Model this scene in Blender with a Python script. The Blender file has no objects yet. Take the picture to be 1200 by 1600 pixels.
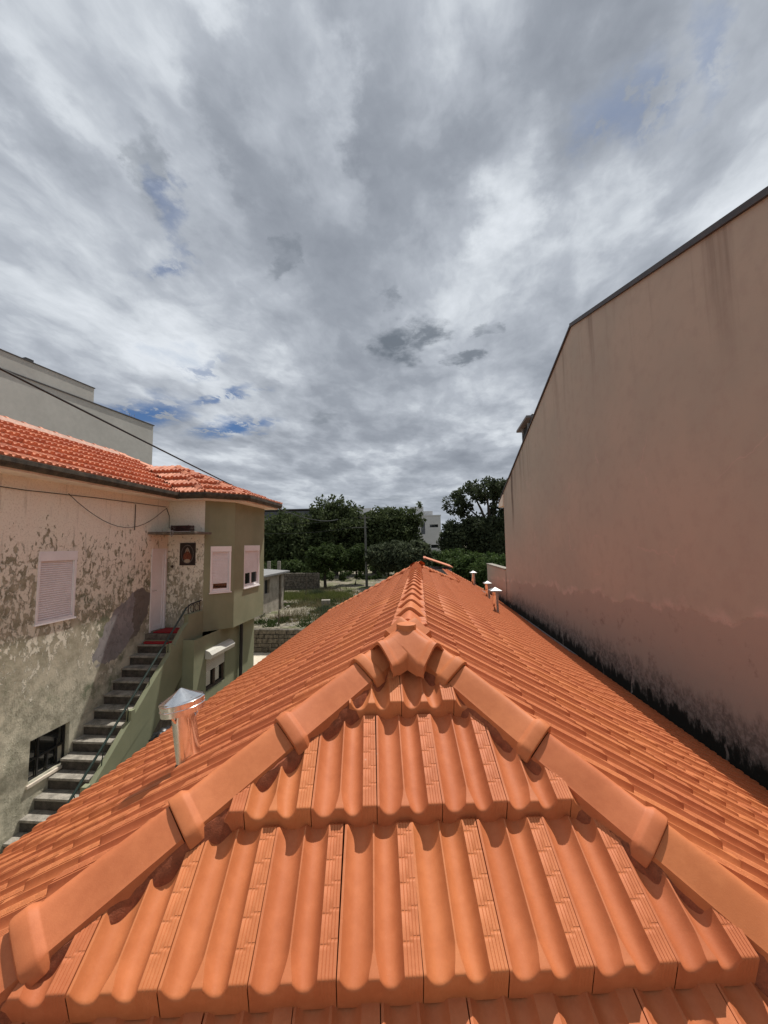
import bpy, bmesh, math, random
import numpy as np
from mathutils import Vector, Matrix
R = math.radians
rng = np.random.default_rng(7)
random.seed(7)
scn = bpy.context.scene

# ------------------------------------------------------------------ camera
CAM_R = (0.99575018, 0.09097125, -0.0143461)
CAM_U = (0.02191004, -0.08270113, 0.99633351)
CAM_F = (-0.08945126, 0.9924136, 0.08434285)
cd = bpy.data.cameras.new("camera")
cd.sensor_fit = 'VERTICAL'; cd.sensor_height = 24.0; cd.sensor_width = 18.0
cd.lens = 9.0
cd.clip_start = 0.02; cd.clip_end = 3000
cam = bpy.data.objects.new("camera", cd)
scn.collection.objects.link(cam)
cam.matrix_world = Matrix(((CAM_R[0], CAM_U[0], -CAM_F[0], 0), (CAM_R[1], CAM_U[1], -CAM_F[1], 0),
                           (CAM_R[2], CAM_U[2], -CAM_F[2], 0), (0, 0, 0, 1)))
scn.camera = cam

# ------------------------------------------------------------------ sun, sky, exposure
SUN_AZ, SUN_EL = R(24), R(65)
sd = bpy.data.lights.new("sun", 'SUN'); sd.energy = 4.6; sd.angle = R(0.7); sd.color = (1.0, 0.95, 0.87)
sun = bpy.data.objects.new("sun", sd); scn.collection.objects.link(sun)
sdir = Vector((math.sin(SUN_AZ)*math.cos(SUN_EL), math.cos(SUN_AZ)*math.cos(SUN_EL), math.sin(SUN_EL)))
sun.rotation_euler = sdir.to_track_quat('Z', 'Y').to_euler()
sun.location = (0, 0, 60)
scn.view_settings.view_transform = 'Standard'
scn.view_settings.look = 'None'
scn.view_settings.exposure = 0.06
scn.view_settings.gamma = 1.0
scn.view_settings.use_curve_mapping = False


class NT:
    """small helper to write node trees"""
    def __init__(self, tree):
        self.t = tree
    def n(self, kind, **kw):
        nd = self.t.nodes.new(kind)
        for k, v in kw.items():
            if k == 'inp':
                for kk, vv in v.items():
                    if isinstance(vv, bpy.types.NodeSocket):
                        self.t.links.new(vv, nd.inputs[kk])
                    else:
                        nd.inputs[kk].default_value = vv
            else:
                setattr(nd, k, v)
        return nd
    def link(self, a, b):
        self.t.links.new(a, b)
    def math(self, op, a, b=None, c=None, clamp=False):
        inp = {0: a}
        if b is not None: inp[1] = b
        if c is not None: inp[2] = c
        return self.n('ShaderNodeMath', operation=op, use_clamp=clamp, inp=inp).outputs[0]
    def vmath(self, op, a, b=None, out=0):
        inp = {0: a}
        if b is not None: inp[1] = b
        return self.n('ShaderNodeVectorMath', operation=op, inp=inp).outputs[out]
    def noise(self, vec, scale, detail=4, rough=.55, dist=0., lac=2.0, out=0):
        return self.n('ShaderNodeTexNoise', inp={'Vector': vec, 'Scale': scale, 'Detail': detail, 'Roughness': rough,
                                                'Distortion': dist, 'Lacunarity': lac}).outputs[out]
    def ramp(self, fac, stops, interp='LINEAR'):
        nd = self.n('ShaderNodeValToRGB', inp={0: fac})
        cr = nd.color_ramp; cr.interpolation = interp
        while len(cr.elements) < len(stops): cr.elements.new(0.5)
        for e, (p, c) in zip(cr.elements, stops):
            e.position = p
            e.color = (c, c, c, 1) if not hasattr(c, '__len__') else (*c, 1)
        return nd.outputs[0]
    def map(self, v, a, b, c=0., d=1., smooth=True):
        return self.n('ShaderNodeMapRange', interpolation_type='SMOOTHSTEP' if smooth else 'LINEAR',
                      inp={0: v, 1: a, 2: b, 3: c, 4: d}).outputs[0]
    def mix(self, fac, a, b, mode='MIX'):
        nd = self.n('ShaderNodeMix', data_type='RGBA', blend_type=mode)
        for k, v in ((0, fac), (6, a), (7, b)):
            if isinstance(v, bpy.types.NodeSocket): self.t.links.new(v, nd.inputs[k])
            elif hasattr(v, '__len__'): nd.inputs[k].default_value = (*v[:3], 1)
            else: nd.inputs[k].default_value = v
        return nd.outputs[2]


def build_sky():
    w = bpy.data.worlds.new("World"); scn.world = w; w.use_nodes = True
    t = w.node_tree; t.nodes.clear(); N = NT(t)
    sky = N.n('ShaderNodeTexSky', sky_type='NISHITA', sun_disc=False, sun_elevation=SUN_EL, sun_rotation=SUN_AZ,
              air_density=1.0, dust_density=1.0, ozone_density=2.0, altitude=50)
    d = N.n('ShaderNodeTexCoord').outputs['Generated']
    sx = N.n('ShaderNodeSeparateXYZ', inp={0: d})
    zc = N.math('ADD', N.math('MAXIMUM', sx.outputs[2], 0.0), 0.10)
    qx = N.math('DIVIDE', sx.outputs[0], zc); qy = N.math('DIVIDE', sx.outputs[1], zc)
    q = N.n('ShaderNodeCombineXYZ', inp={0: qx, 1: qy, 2: 0.0}).outputs[0]
    # clouds drawn out along the wind (roughly towards +Y)
    qs = N.n('ShaderNodeMapping', vector_type='TEXTURE', inp={0: q, 'Rotation': (0, 0, R(-8)), 'Scale': (0.95, 1.35, 1)}).outputs[0]
    wrp = N.noise(qs, 2.2, 5, .6, out=1)
    off = N.vmath('SCALE', N.vmath('SUBTRACT', wrp, (0.5, 0.5, 0.5))); off.node.inputs['Scale'].default_value = .22
    qw = N.vmath('ADD', qs, off)
    big = N.noise(N.vmath('ADD', qw, (3.1, 1.7, 0)), 1.35, 3, .5)
    mid = N.noise(N.vmath('ADD', qw, (7.3, 4.2, 2)), 3.4, 8, .57)
    fine = N.noise(N.vmath('ADD', qw, (1.3, 9.2, 5)), 9.0, 6, .55)
    dens = N.math('ADD', N.math('MULTIPLY', big, .48), N.math('ADD', N.math('MULTIPLY', mid, .40), N.math('MULTIPLY', fine, .12)))
    qoff = N.vmath('SCALE', N.vmath('SUBTRACT', N.noise(q, 5.0, 6, .62, out=1), (0.5, 0.5, 0.5))); qoff.node.inputs['Scale'].default_value = .36
    qb = N.vmath('ADD', q, qoff)
    def blob(c, r, hard=0.0):
        m = N.n('ShaderNodeMapping', vector_type='TEXTURE', inp={0: qb, 'Location': (c[0], c[1], 0), 'Scale': (r[0], r[1], 1),
                                                                'Rotation': (0, 0, R(r[2]) if len(r) > 2 else 0)}).outputs[0]
        ln = N.vmath('LENGTH', m, out=1)
        return N.map(ln, 1.0, hard, 0.0, 1.0)
    add = None
    for c, r, a in [((-.02, .80), (.20, .40), .12), ((.28, .62), (.16, .2), .10), ((.02, .45), (.5, .14), .07), ((-.36, .75), (.12, .3), .07),
                    ((.26, .95), (.14, .22), -.13), ((-.15, .75), (.07, .25), -.08), ((-.75, .62), (.10, .3), .08), ((.55, 1.0), (.2, .2), -.08),
                    ((-.50, .80), (.14, .3), -.07), ((-.30, .50), (.1, .14), -.1), ((.1, 3.2), (2.2, .5), .06), ((-.9, 1.35), (.3, .25), -.06)]:
        b = N.math('MULTIPLY', blob(c, r), a)
        add = b if add is None else N.math('ADD', add, b)
    dens = N.math('ADD', dens, add)
    # thickness -> light: thin bright, thick grey
    col = N.ramp(dens, [(0.28, (.50, .57, .67)), (0.37, (.72, .76, .81)), (0.43, (.60, .64, .69)), (0.49, (.44, .475, .53)), (0.57, (.315, .345, .395)), (0.68, (.23, .255, .30))])
    # small separate dark scud clouds
    scud = None
    for c, r, a in [((-.09, 1.55), (.14, .17), .95), ((.05, 1.47), (.10, .14), .85), ((.22, 1.66), (.09, .07), .8), ((-.41, 1.05), (.10, .045, -25), .5),
                    ((-.06, 1.28), (.05, .05), .5), ((.26, 1.47), (.05, .05), .5), ((-.55, 2.2), (.12, .12), .4), ((-.62, .78), (.05, .16, 30), .4),
                    ((.35, 4.6), (.3, .25), .5), ((-.3, 4.5), (.3, .2), .5)]:
        b = N.math('MULTIPLY', blob(c, r, .40), a)
        scud = b if scud is None else N.math('MAXIMUM', scud, b)
    edge = N.map(N.noise(q, 9, 6, .6), .34, .52, 0.35, 1.0)
    scud = N.math('MULTIPLY', scud, edge)
    col = N.mix(scud, col, (.15, .175, .21))
    # gaps of blue
    gap = None
    for c, r, a in [((-1.55, 1.95), (.55, .22, -12), 1), ((-1.15, 2.25), (.42, .16, -12), 1), ((-1.0, 1.85), (.3, .07, -14), .8), ((.43, .78), (.09, .14, -35), .45), ((.52, .70), (.05, .18, -35), .4),
                    ((-.74, 1.02), (.14, .07, -20), .6), ((-.97, 1.6), (.2, .09, -20), .5), ((-.62, .85), (.05, .16, 30), .5)]:
        b = N.math('MULTIPLY', blob(c, r, .1), a)
        gap = b if gap is None else N.math('MAXIMUM', gap, b)
    gapn = N.map(N.noise(qw, 11, 8, .66), .40, .51, 0.0, 1.0)
    gap = N.math('MULTIPLY', gap, gapn)
    skyc = N.mix(1.0, sky.outputs[0], (.38, .50, .66), 'MULTIPLY')
    # far clouds greyer and smoother towards the horizon
    hz = N.map(sx.outputs[2], 0.02, 0.26, 1.0, 0.0)
    col = N.mix(N.math('MULTIPLY', hz, .55), col, (.40, .44, .495))
    cl10 = N.vmath('SCALE', col); cl10.node.inputs['Scale'].default_value = 10.0
    final = N.mix(N.math('SUBTRACT', 1.0, gap, clamp=True), skyc, cl10)
    bg = N.n('ShaderNodeBackground', inp={0: final, 1: 0.1})
    o = N.n('ShaderNodeOutputWorld', inp={0: bg.outputs[0]})
build_sky()

# ------------------------------------------------------------------ scene helpers
COL = scn.collection
WM = {}                                       # world matrix of every object made here


def tag(o, label=None, cat=None, group=None, kind=None):
    if label: o['label'] = label
    if cat: o['category'] = cat
    if group: o['group'] = group
    if kind: o['kind'] = kind
    return o


def place(o, parent=None, m=None):
    m = m or Matrix.Identity(4)
    COL.objects.link(o)
    if parent is not None:
        o.parent = parent
        o.matrix_parent_inverse = WM[parent.name].inverted()
    o.matrix_basis = m
    WM[o.name] = m.copy()
    return o


def thing(name, loc, label, cat, group=None):
    o = bpy.data.objects.new(name, None)
    o.empty_display_size = .3
    place(o, None, Matrix.Translation(Vector(loc)))
    return tag(o, label, cat, group)


def mesh_from(name, V, F, mat, smooth=None):
    me = bpy.data.meshes.new(name)
    me.from_pydata([tuple(map(float, v)) for v in V], [], [tuple(map(int, f)) for f in F])
    mats = mat if isinstance(mat, (list, tuple)) else [mat]
    for m in mats: me.materials.append(m)
    if smooth is not None:
        me.polygons.foreach_set('use_smooth', [True]*len(me.polygons))
        me.update()
        if smooth < 180: me.set_sharp_from_angle(angle=R(smooth))
    me.update()
    return me


class MB:
    """collects boxes, tubes, prisms; builds ONE mesh object"""
    def __init__(self):
        self.V = []; self.F = []
    def add(self, V, F):
        b = len(self.V); self.V += [tuple(v) for v in V]; self.F += [tuple(b+i for i in f) for f in F]
        return self
    def box(self, x0, x1, y0, y1, z0, z1):
        return self.hexa([(x0, y0, z0), (x1, y0, z0), (x1, y1, z0), (x0, y1, z0), (x0, y0, z1), (x1, y0, z1), (x1, y1, z1), (x0, y1, z1)])
    def hexa(self, V):
        return self.add(V, [(0, 3, 2, 1), (4, 5, 6, 7), (0, 1, 5, 4), (1, 2, 6, 5), (2, 3, 7, 6), (3, 0, 4, 7)])
    def fbox(self, f, a0, a1, b0, b1, c0, c1):
        return self.hexa([f(a0, b0, c0), f(a1, b0, c0), f(a1, b0, c1), f(a0, b0, c1), f(a0, b1, c0), f(a1, b1, c0), f(a1, b1, c1), f(a0, b1, c1)])
    def prism(self, poly, d):
        """closed polygon (3d points) pushed along vector d"""
        n = len(poly); d = Vector(d); P = [Vector(p) for p in poly]
        V = P + [p+d for p in P]
        F = [tuple(range(n))[::-1], tuple(range(n, 2*n))] + [(i, (i+1) % n, n+(i+1) % n, n+i) for i in range(n)]
        return self.add(V, F)
    def tube(self, pts, r, n=8, cap=True):
        P = [Vector(p) for p in pts]; rr = r if hasattr(r, '__len__') else [r]*len(P)
        V = []; up = Vector((0.03, 0.02, 1))
        for i, p in enumerate(P):
            t = (P[min(i+1, len(P)-1)]-P[max(i-1, 0)]).normalized()
            a = t.cross(up)
            if a.length < .05: a = t.cross(Vector((1, 0, 0)))
            a.normalize(); b = t.cross(a)
            for k in range(n):
                th = 2*math.pi*k/n
                V.append(p+(a*math.cos(th)+b*math.sin(th))*rr[i])
        F = [(i*n+k, i*n+(k+1) % n, (i+1)*n+(k+1) % n, (i+1)*n+k) for i in range(len(P)-1) for k in range(n)]
        if cap: F += [tuple(range(n)), tuple(range((len(P)-1)*n, len(P)*n))[::-1]]
        return self.add(V, F)
    def lathe(self, prof, n=32, m=None):
        """prof: (r, z) list"""
        m = m or Matrix.Identity(4)
        V = [m @ Vector((r*math.cos(2*math.pi*k/n), r*math.sin(2*math.pi*k/n), z)) for r, z in prof for k in range(n)]
        F = [(i*n+k, i*n+(k+1) % n, (i+1)*n+(k+1) % n, (i+1)*n+k) for i in range(len(prof)-1) for k in range(n)]
        return self.add(V, F)
    def obj(self, name, mat, parent=None, smooth=None, bevel=0.0):
        me = mesh_from(name, self.V, self.F, mat)
        bm = bmesh.new(); bm.from_mesh(me)
        bmesh.ops.recalc_face_normals(bm, faces=bm.faces)
        if bevel:
            bmesh.ops.bevel(bm, geom=list(bm.edges), offset=bevel, segments=2, affect='EDGES', clamp_overlap=True, profile=.5)
        bm.to_mesh(me); bm.free()
        if smooth is not None:
            me.polygons.foreach_set('use_smooth', [True]*len(me.polygons)); me.update()
            if smooth < 180: me.set_sharp_from_angle(angle=R(smooth))
        return place(bpy.data.objects.new(name, me), parent)


def frame_fn(O, u, n):
    O = Vector(O); u = Vector(u).normalized(); n = Vector(n).normalized(); Z = Vector((0, 0, 1))
    return lambda a, b, c: O+u*a+Z*b+n*c


# ------------------------------------------------------------------ materials
def new_mat(name):
    m = bpy.data.materials.new(name); m.use_nodes = True
    t = m.node_tree; t.nodes.clear(); N = NT(t)
    p = N.n('ShaderNodeBsdfPrincipled'); o = N.n('ShaderNodeOutputMaterial', inp={0: p.outputs[0]})
    return m, N, p


def wpos(N):
    return N.n('ShaderNodeNewGeometry').outputs['Position']


def setp(N, p, color=None, rough=None, metal=None, bump=None, bstr=.3, bdist=.01, spec=None):
    for k, v in (('Base Color', color), ('Roughness', rough), ('Metallic', metal), ('Specular IOR Level', spec)):
        if v is None: continue
        if isinstance(v, bpy.types.NodeSocket): N.link(v, p.inputs[k])
        elif hasattr(v, '__len__'): p.inputs[k].default_value = (*v, 1)
        else: p.inputs[k].default_value = v
    if bump is not None:
        b = N.n('ShaderNodeBump', inp={'Strength': bstr, 'Distance': bdist, 'Height': bump})
        N.link(b.outputs[0], p.inputs['Normal'])


def mat_clay(name, base, dark, var=.10, dust=.35, spec=.3):
    m, N, p = new_mat(name)
    pos = wpos(N)
    oc = N.n('ShaderNodeTexCoord').outputs['Object']
    rnd = N.n('ShaderNodeObjectInfo').outputs['Random']
    n1 = N.noise(pos, 3.0, 5, .6); n2 = N.noise(pos, 24, 5, .65); n3 = N.noise(pos, 260, 3, .6)
    f = N.math('ADD', N.math('MULTIPLY', n1, .55), N.math('MULTIPLY', n2, .45))
    c = N.mix(N.map(f, .36, .64), dark, base)
    v = N.math('ADD', 1-var/2*1.2, N.math('MULTIPLY', rnd, var*1.2))
    hs = N.n('ShaderNodeHueSaturation', inp={'Hue': N.math('ADD', .497, N.math('MULTIPLY', rnd, .006)), 'Saturation': 1.0, 'Value': v, 'Color': c})
    c = hs.outputs[0]
    # firing blush, scuffs and pale dust specks
    sc = N.map(N.noise(pos, 9, 6, .7), .60, .74)
    c = N.mix(N.math('MULTIPLY', sc, .14), c, (dark[0]*.62, dark[1]*.55, dark[2]*.55))
    vo = N.n('ShaderNodeTexVoronoi', inp={'Vector': pos, 'Scale': 16.0, 'Randomness': 1.0}).outputs[0]
    sp = N.math('MULTIPLY', N.map(vo, .075, .03), N.map(N.noise(pos, 5, 2), .56, .64))
    c = N.mix(N.math('MULTIPLY', sp, dust), c, (.62, .45, .36))
    c = N.mix(N.math('MULTIPLY', N.map(n3, .55, .8), .14), c, (.6, .3, .2))
    h = N.math('ADD', N.math('MULTIPLY', n3, .5), n2)
    setp(N, p, c, .62, bump=h, bstr=.16, bdist=.004, spec=spec)
    return m


def mat_plain(name, col, rough=.6, metal=0., noise=.12, scale=8., bump=.1, spec=.5, tone=None):
    m, N, p = new_mat(name); pos = wpos(N)
    n = N.math('ADD', N.math('MULTIPLY', N.noise(pos, scale, 6, .6), .6), N.math('MULTIPLY', N.noise(pos, scale*7, 4, .6), .4))
    d = tuple(x*(1-noise*1.6) for x in col); l = tuple(min(1, x*(1+noise)) for x in col)
    c = N.mix(N.map(n, .3, .7), tone or d, l)
    setp(N, p, c, rough, metal, n, bump, .01, spec)
    return m


M = {}
M['clay'] = mat_clay('new_orange_clay', (.55, .178, .068), (.48, .145, .052))
M['clay_cap'] = mat_clay('orange_clay_caps', (.56, .178, .066), (.49, .146, .052), var=.06)
M['clay_old'] = mat_clay('salmon_clay', (.60, .235, .135), (.48, .165, .092), var=.16, dust=.6)
M['mortar_red'] = mat_plain('red_mortar', (.29, .080, .034), .95, noise=.22, scale=40, bump=.4)
M['mortar_white'] = mat_plain('pale_mortar', (.62, .42, .34), .95, noise=.15, scale=12, bump=.4)
M['white_pvc'] = mat_plain('white_pvc', (.80, .78, .79), .4, noise=.04, scale=3, bump=.0)
M['shutter'] = mat_plain('white_shutter', (.76, .73, .75), .5, noise=.06, scale=4, bump=.0)
M['grey_shutter'] = mat_plain('pale_grey_shutter', (.55, .54, .48), .5, noise=.08, scale=4, bump=.0)
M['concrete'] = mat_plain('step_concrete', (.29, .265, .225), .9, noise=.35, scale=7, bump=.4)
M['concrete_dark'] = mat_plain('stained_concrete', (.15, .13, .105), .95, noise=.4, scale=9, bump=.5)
M['riser'] = mat_plain('shaded_step_riser', (.085, .072, .058), .95, noise=.4, scale=9, bump=.4)  # step fronts face away from the sun; their shade is put into this darker concrete
M['soffit'] = mat_plain('soffit_paint', (.78, .68, .56), .8, noise=.12, scale=3, bump=.15)
M['gutter'] = mat_plain('old_gutter', (.060, .052, .036), .8, noise=.5, scale=8, bump=.3)
M['black_metal'] = mat_plain('black_iron', (.022, .022, .022), .5, noise=.3, scale=9, bump=.1)
M['green_rail'] = mat_plain('dark_green_rail', (.020, .038, .032), .4, noise=.25, scale=12, bump=.1)
M['red_mat'] = mat_plain('red_mat', (.30, .012, .018), .95, noise=.25, scale=40, bump=.5)
M['crate'] = mat_plain('maroon_crate', (.045, .012, .010), .7, noise=.4, scale=15, bump=.2)
M['grey_render'] = mat_plain('grey_render', (.42, .415, .385), .9, noise=.07, scale=.8, bump=.1)
M['grey_cap'] = mat_plain('dark_flashing', (.055, .050, .050), .6, noise=.2, scale=2, bump=.1)
M['white_wall'] = mat_plain('white_render', (.50, .50, .50), .9, noise=.06, scale=.6, bump=.05)
M['dark_glass'] = None
M['slate'] = mat_plain('grey_sheet_roof', (.20, .20, .20), .8, noise=.2, scale=2, bump=.2)
M['old_plaster'] = mat_plain('old_plaster', (.36, .32, .26), .95, noise=.25, scale=2.5, bump=.4)
M['stone'] = mat_plain('rubble_stone', (.13, .112, .088), .95, noise=.5, scale=6, bump=.8)
M['bark'] = mat_plain('bark', (.060, .048, .036), .95, noise=.4, scale=10, bump=.8)
M['pole'] = mat_plain('pole_concrete', (.13, .13, .115), .9, noise=.3, scale=3, bump=.3)
M['black_bag'] = mat_plain('black_plastic', (.02, .021, .025), .35, noise=.3, scale=10, bump=.4)
M['dark_inside'] = mat_plain('dark_interior', (.02, .018, .016), .9, noise=.3, scale=5, bump=.0)
M['wire'] = mat_plain('black_cable', (.012, .012, .013), .6, noise=.2, scale=10, bump=.0)
M['wood'] = mat_plain('weathered_wood', (.10, .075, .055), .9, noise=.3, scale=8, bump=.3)
M['lead'] = mat_plain('lead_flashing', (.30, .30, .31), .6, noise=.25, scale=10, bump=.2)
M['slab'] = mat_plain('pale_concrete_slab', (.56, .50, .40), .9, noise=.12, scale=1.5, bump=.1)


def mat_glass():
    m, N, p = new_mat('window_glass')
    n = N.noise(wpos(N), 1.5, 2)
    setp(N, p, (.012, .014, .014), .04, spec=.9, bump=n, bstr=.03, bdist=.02)
    return m
M['dark_glass'] = mat_glass()


def mat_steel():
    m, N, p = new_mat('galvanised_steel'); pos = wpos(N)
    sp = N.n('ShaderNodeTexVoronoi', inp={'Vector': pos, 'Scale': 60.0}).outputs['Color']
    bw = N.n('ShaderNodeRGBToBW', inp={0: sp}).outputs[0]
    smear = N.noise(N.vmath('MULTIPLY', pos, (1, 1, .2)), 30, 4, .6)
    c = N.mix(bw, (.72, .71, .70), (.78, .78, .78))
    soot = N.map(N.noise(pos, 14, 5, .65), .60, .72)
    c = N.mix(N.math('MULTIPLY', soot, .75), c, (.16, .12, .10))
    rgh = N.math('ADD', .12, N.math('MULTIPLY', smear, .14))
    setp(N, p, c, rgh, 1.0, smear, .05, .004)
    return m
M['steel'] = mat_steel()
M['steel_dull'] = mat_plain('weathered_zinc', (.27, .27, .27), .55, .8, noise=.2, scale=20, bump=.1)


def mat_peeling():
    m, N, p = new_mat('peeling_plaster'); pos = wpos(N)
    s = N.n('ShaderNodeSeparateXYZ', inp={0: pos}); z = s.outputs[2]; y = s.outputs[1]
    flat = N.vmath('MULTIPLY', pos, (1, 1.0, .62))
    n_big = N.noise(flat, 1.6, 4, .6, .3)
    n_mid = N.noise(flat, 12.0, 9, .70, .4)
    n_fine = N.noise(pos, 34, 6, .65)
    # how much paint is left: most under the eave, little below the sill line
    left = N.n('ShaderNodeFloatCurve')
    cu = left.mapping.curves[0]
    pts = [(0, .30), (.25, .40), (.42, .46), (.60, .50), (.74, .535), (.84, .575), (.93, .68), (1, .85)]
    while len(cu.points) < len(pts): cu.points.new(.5, .5)
    for cp, (a, b) in zip(cu.points, pts): cp.location = (a, b)
    left.mapping.update()
    N.link(N.map(z, -4.0, 1.1, 0, 1, False), left.inputs['Value'])
    keep = left.outputs[0]
    val = N.math('ADD', N.math('MULTIPLY', n_mid, .72), N.math('MULTIPLY', n_big, .28))
    paint = N.map(N.math('SUBTRACT', keep, val), -.012, .02)
    pc = N.mix(N.map(n_big, .35, .65), (.82, .765, .66), (.81, .78, .67))
    pc = N.mix(N.map(z, .2, -1.6), pc, (.74, .71, .59))
    pc = N.mix(N.math('MULTIPLY', N.map(n_fine, .48, .70), .35), pc, (.36, .30, .22))
    bare = N.mix(N.map(N.noise(pos, 5, 7, .65), .35, .65), (.26, .245, .17), (.47, .435, .33))
    bare = N.mix(N.map(z, -1.2, -2.6), bare, N.mix(N.map(N.noise(pos, 4, 8, .68), .36, .64), (.33, .315, .24), (.62, .585, .46)))
    c = N.mix(paint, bare, pc)
    # moss-green damp patches
    gm = N.math('MULTIPLY', N.map(N.noise(pos, 1.3, 5, .6), .54, .66), N.map(n_mid, .36, .6))
    gm = N.math('MULTIPLY', gm, N.math('MULTIPLY', N.map(z, .0, -.9), N.map(z, -4.2, -2.6)))
    c = N.mix(N.math('MULTIPLY', gm, .75), c, (.10, .135, .075))
    # dark streaks running down
    st = N.map(N.noise(N.vmath('MULTIPLY', pos, (1, 5, .5)), 2.0, 5, .6), .56, .72)
    c = N.mix(N.math('MULTIPLY', st, .25), c, (.14, .12, .085))
    # grey cement repair along the stair, two coats
    m1 = N.n('ShaderNodeMapping', vector_type='TEXTURE', inp={0: N.n('ShaderNodeCombineXYZ', inp={0: y, 1: z, 2: 0.0}).outputs[0],
             'Location': (7.93, -1.62, 0), 'Rotation': (0, 0, R(42)), 'Scale': (.95, .46, 1)}).outputs[0]
    wob = N.math('MULTIPLY', N.math('SUBTRACT', N.noise(pos, 3.2, 5, .6), .5), .75)
    dist = N.math('ADD', N.vmath('LENGTH', m1, out=1), wob)
    rep = N.map(dist, 1.0, .965)
    rc = N.mix(N.map(N.noise(pos, 3, 5, .6), .35, .65), (.245, .235, .235), (.31, .295, .295))
    edge2 = N.map(N.math('ADD', y, N.math('MULTIPLY', wob, .6)), 8.12, 8.15)
    rc = N.mix(edge2, rc, (.19, .172, .15))
    c = N.mix(rep, c, rc)
    h = N.math('ADD', N.math('MULTIPLY', paint, .5), N.math('ADD', N.math('MULTIPLY', n_mid, .6), N.math('MULTIPLY', n_fine, .35)))
    setp(N, p, c, .92, bump=h, bstr=.8, bdist=.022, spec=.2)
    return m
M['peeling'] = mat_peeling()


def mat_green():
    m, N, p = new_mat('olive_green_paint'); pos = wpos(N)
    n1 = N.noise(pos, 1.4, 6, .6); n2 = N.noise(pos, 40, 4, .6)
    c = N.mix(N.map(n1, .3, .7), (.215, .228, .145), (.26, .272, .178))
    st = N.map(N.noise(N.vmath('MULTIPLY', pos, (6, 6, .4)), 2.0, 4, .6), .55, .75)
    c = N.mix(N.math('MULTIPLY', st, .22), c, (.17, .165, .11))
    setp(N, p, c, .85, bump=n2, bstr=.15, bdist=.004, spec=.25)
    return m
M['green'] = mat_green()


def mat_rightwall():
    m, N, p = new_mat('terracotta_render'); pos = N.vmath('MULTIPLY', wpos(N), (.779, .779, .779))
    s = N.n('ShaderNodeSeparateXYZ', inp={0: pos}); z = s.outputs[2]; y = s.outputs[1]
    n1 = N.noise(pos, .55, 5, .55); n2 = N.noise(pos, 5, 7, .62); n3 = N.noise(pos, 60, 4, .6)
    c = N.mix(N.map(n1, .34, .66), (.415, .365, .30), (.465, .39, .315))
    c = N.mix(N.math('MULTIPLY', N.map(n2, .45, .70), .42), c, (.385, .315, .26))
    # rain streaks below the roof edge
    top = N.math('MINIMUM', N.math('ADD', 2.35, N.math('MULTIPLY', y, .285)), N.math('SUBTRACT', 7.727, N.math('MULTIPLY', y, .36)))
    dep = N.math('SUBTRACT', top, z)
    sn = N.noise(N.vmath('MULTIPLY', pos, (1, 3.0, .16)), 1.0, 6, .6)
    st = N.math('MULTIPLY', N.map(sn, .50, .70), N.map(dep, 2.2, .0))
    c = N.mix(N.math('MULTIPLY', st, .55), c, (.17, .125, .10))
    ln = N.math('ABSOLUTE', N.math('SUBTRACT', N.math('ADD', y, N.math('MULTIPLY', N.math('SUBTRACT', N.noise(pos, 1.2, 2), .5), .22)), 14.0))
    drip = N.math('MULTIPLY', N.map(ln, .20, .06), N.math('MULTIPLY', N.map(dep, 2.6, 1.0), N.map(dep, -.1, .3)))
    c = N.mix(N.math('MULTIPLY', drip, .72), c, (.10, .070, .055))
    # lower coat of render with a wavy upper edge, slightly greyer
    n4 = N.noise(N.vmath('MULTIPLY', pos, (1, .9, 1)), .9, 6, .62)
    lim = N.math('ADD', N.math('ADD', -1.02, N.math('MULTIPLY', N.math('SUBTRACT', n4, .5), .95)), N.math('MULTIPLY', N.math('SUBTRACT', 8.0, y), .055))
    dd = N.math('SUBTRACT', lim, z)
    low = N.map(dd, -.01, .03)
    c = N.mix(N.math('MULTIPLY', low, .75), c, (.40, .325, .27))
    rim = N.math('MULTIPLY', N.map(dd, -.12, .0), N.map(dd, .06, .01))
    rim = N.math('MULTIPLY', rim, N.map(N.noise(pos, 2.4, 4), .42, .62))
    c = N.mix(N.math('MULTIPLY', rim, .75), c, (.56, .45, .385))
    # blotches and grime at the foot along the valley gutter; black band also paints the gap's shade
    bl = N.math('MULTIPLY', N.map(N.noise(pos, 3.5, 7, .7), .56, .72), N.map(dd, -.2, .4))
    c = N.mix(N.math('MULTIPLY', bl, .55), c, (.15, .10, .085))
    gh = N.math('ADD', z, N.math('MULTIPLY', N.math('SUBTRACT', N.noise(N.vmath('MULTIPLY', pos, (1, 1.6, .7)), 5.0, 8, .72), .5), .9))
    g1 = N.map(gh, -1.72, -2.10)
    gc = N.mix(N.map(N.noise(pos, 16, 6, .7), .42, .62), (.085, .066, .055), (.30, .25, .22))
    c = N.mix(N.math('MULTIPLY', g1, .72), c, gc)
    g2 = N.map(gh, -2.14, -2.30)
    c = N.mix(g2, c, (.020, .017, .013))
    cr = N.n('ShaderNodeTexVoronoi', feature='DISTANCE_TO_EDGE', inp={'Vector': N.vmath('ADD', pos, N.vmath('MULTIPLY', N.noise(pos, 2.0, 4, out=1), (.5, .5, .5))), 'Scale': .55}).outputs[0]
    crm = N.math('MULTIPLY', N.map(cr, .010, .002), N.map(N.noise(pos, .8, 3), .5, .62))
    c = N.mix(N.math('MULTIPLY', crm, .6), c, (.52, .40, .34))
    h = N.math('ADD', N.math('MULTIPLY', n2, .5), N.math('ADD', N.math('MULTIPLY', n3, .22), N.math('MULTIPLY', low, -.4)))
    setp(N, p, c, .9, bump=h, bstr=.35, bdist=.02, spec=.2)
    return m
M['terracotta'] = mat_rightwall()


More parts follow.
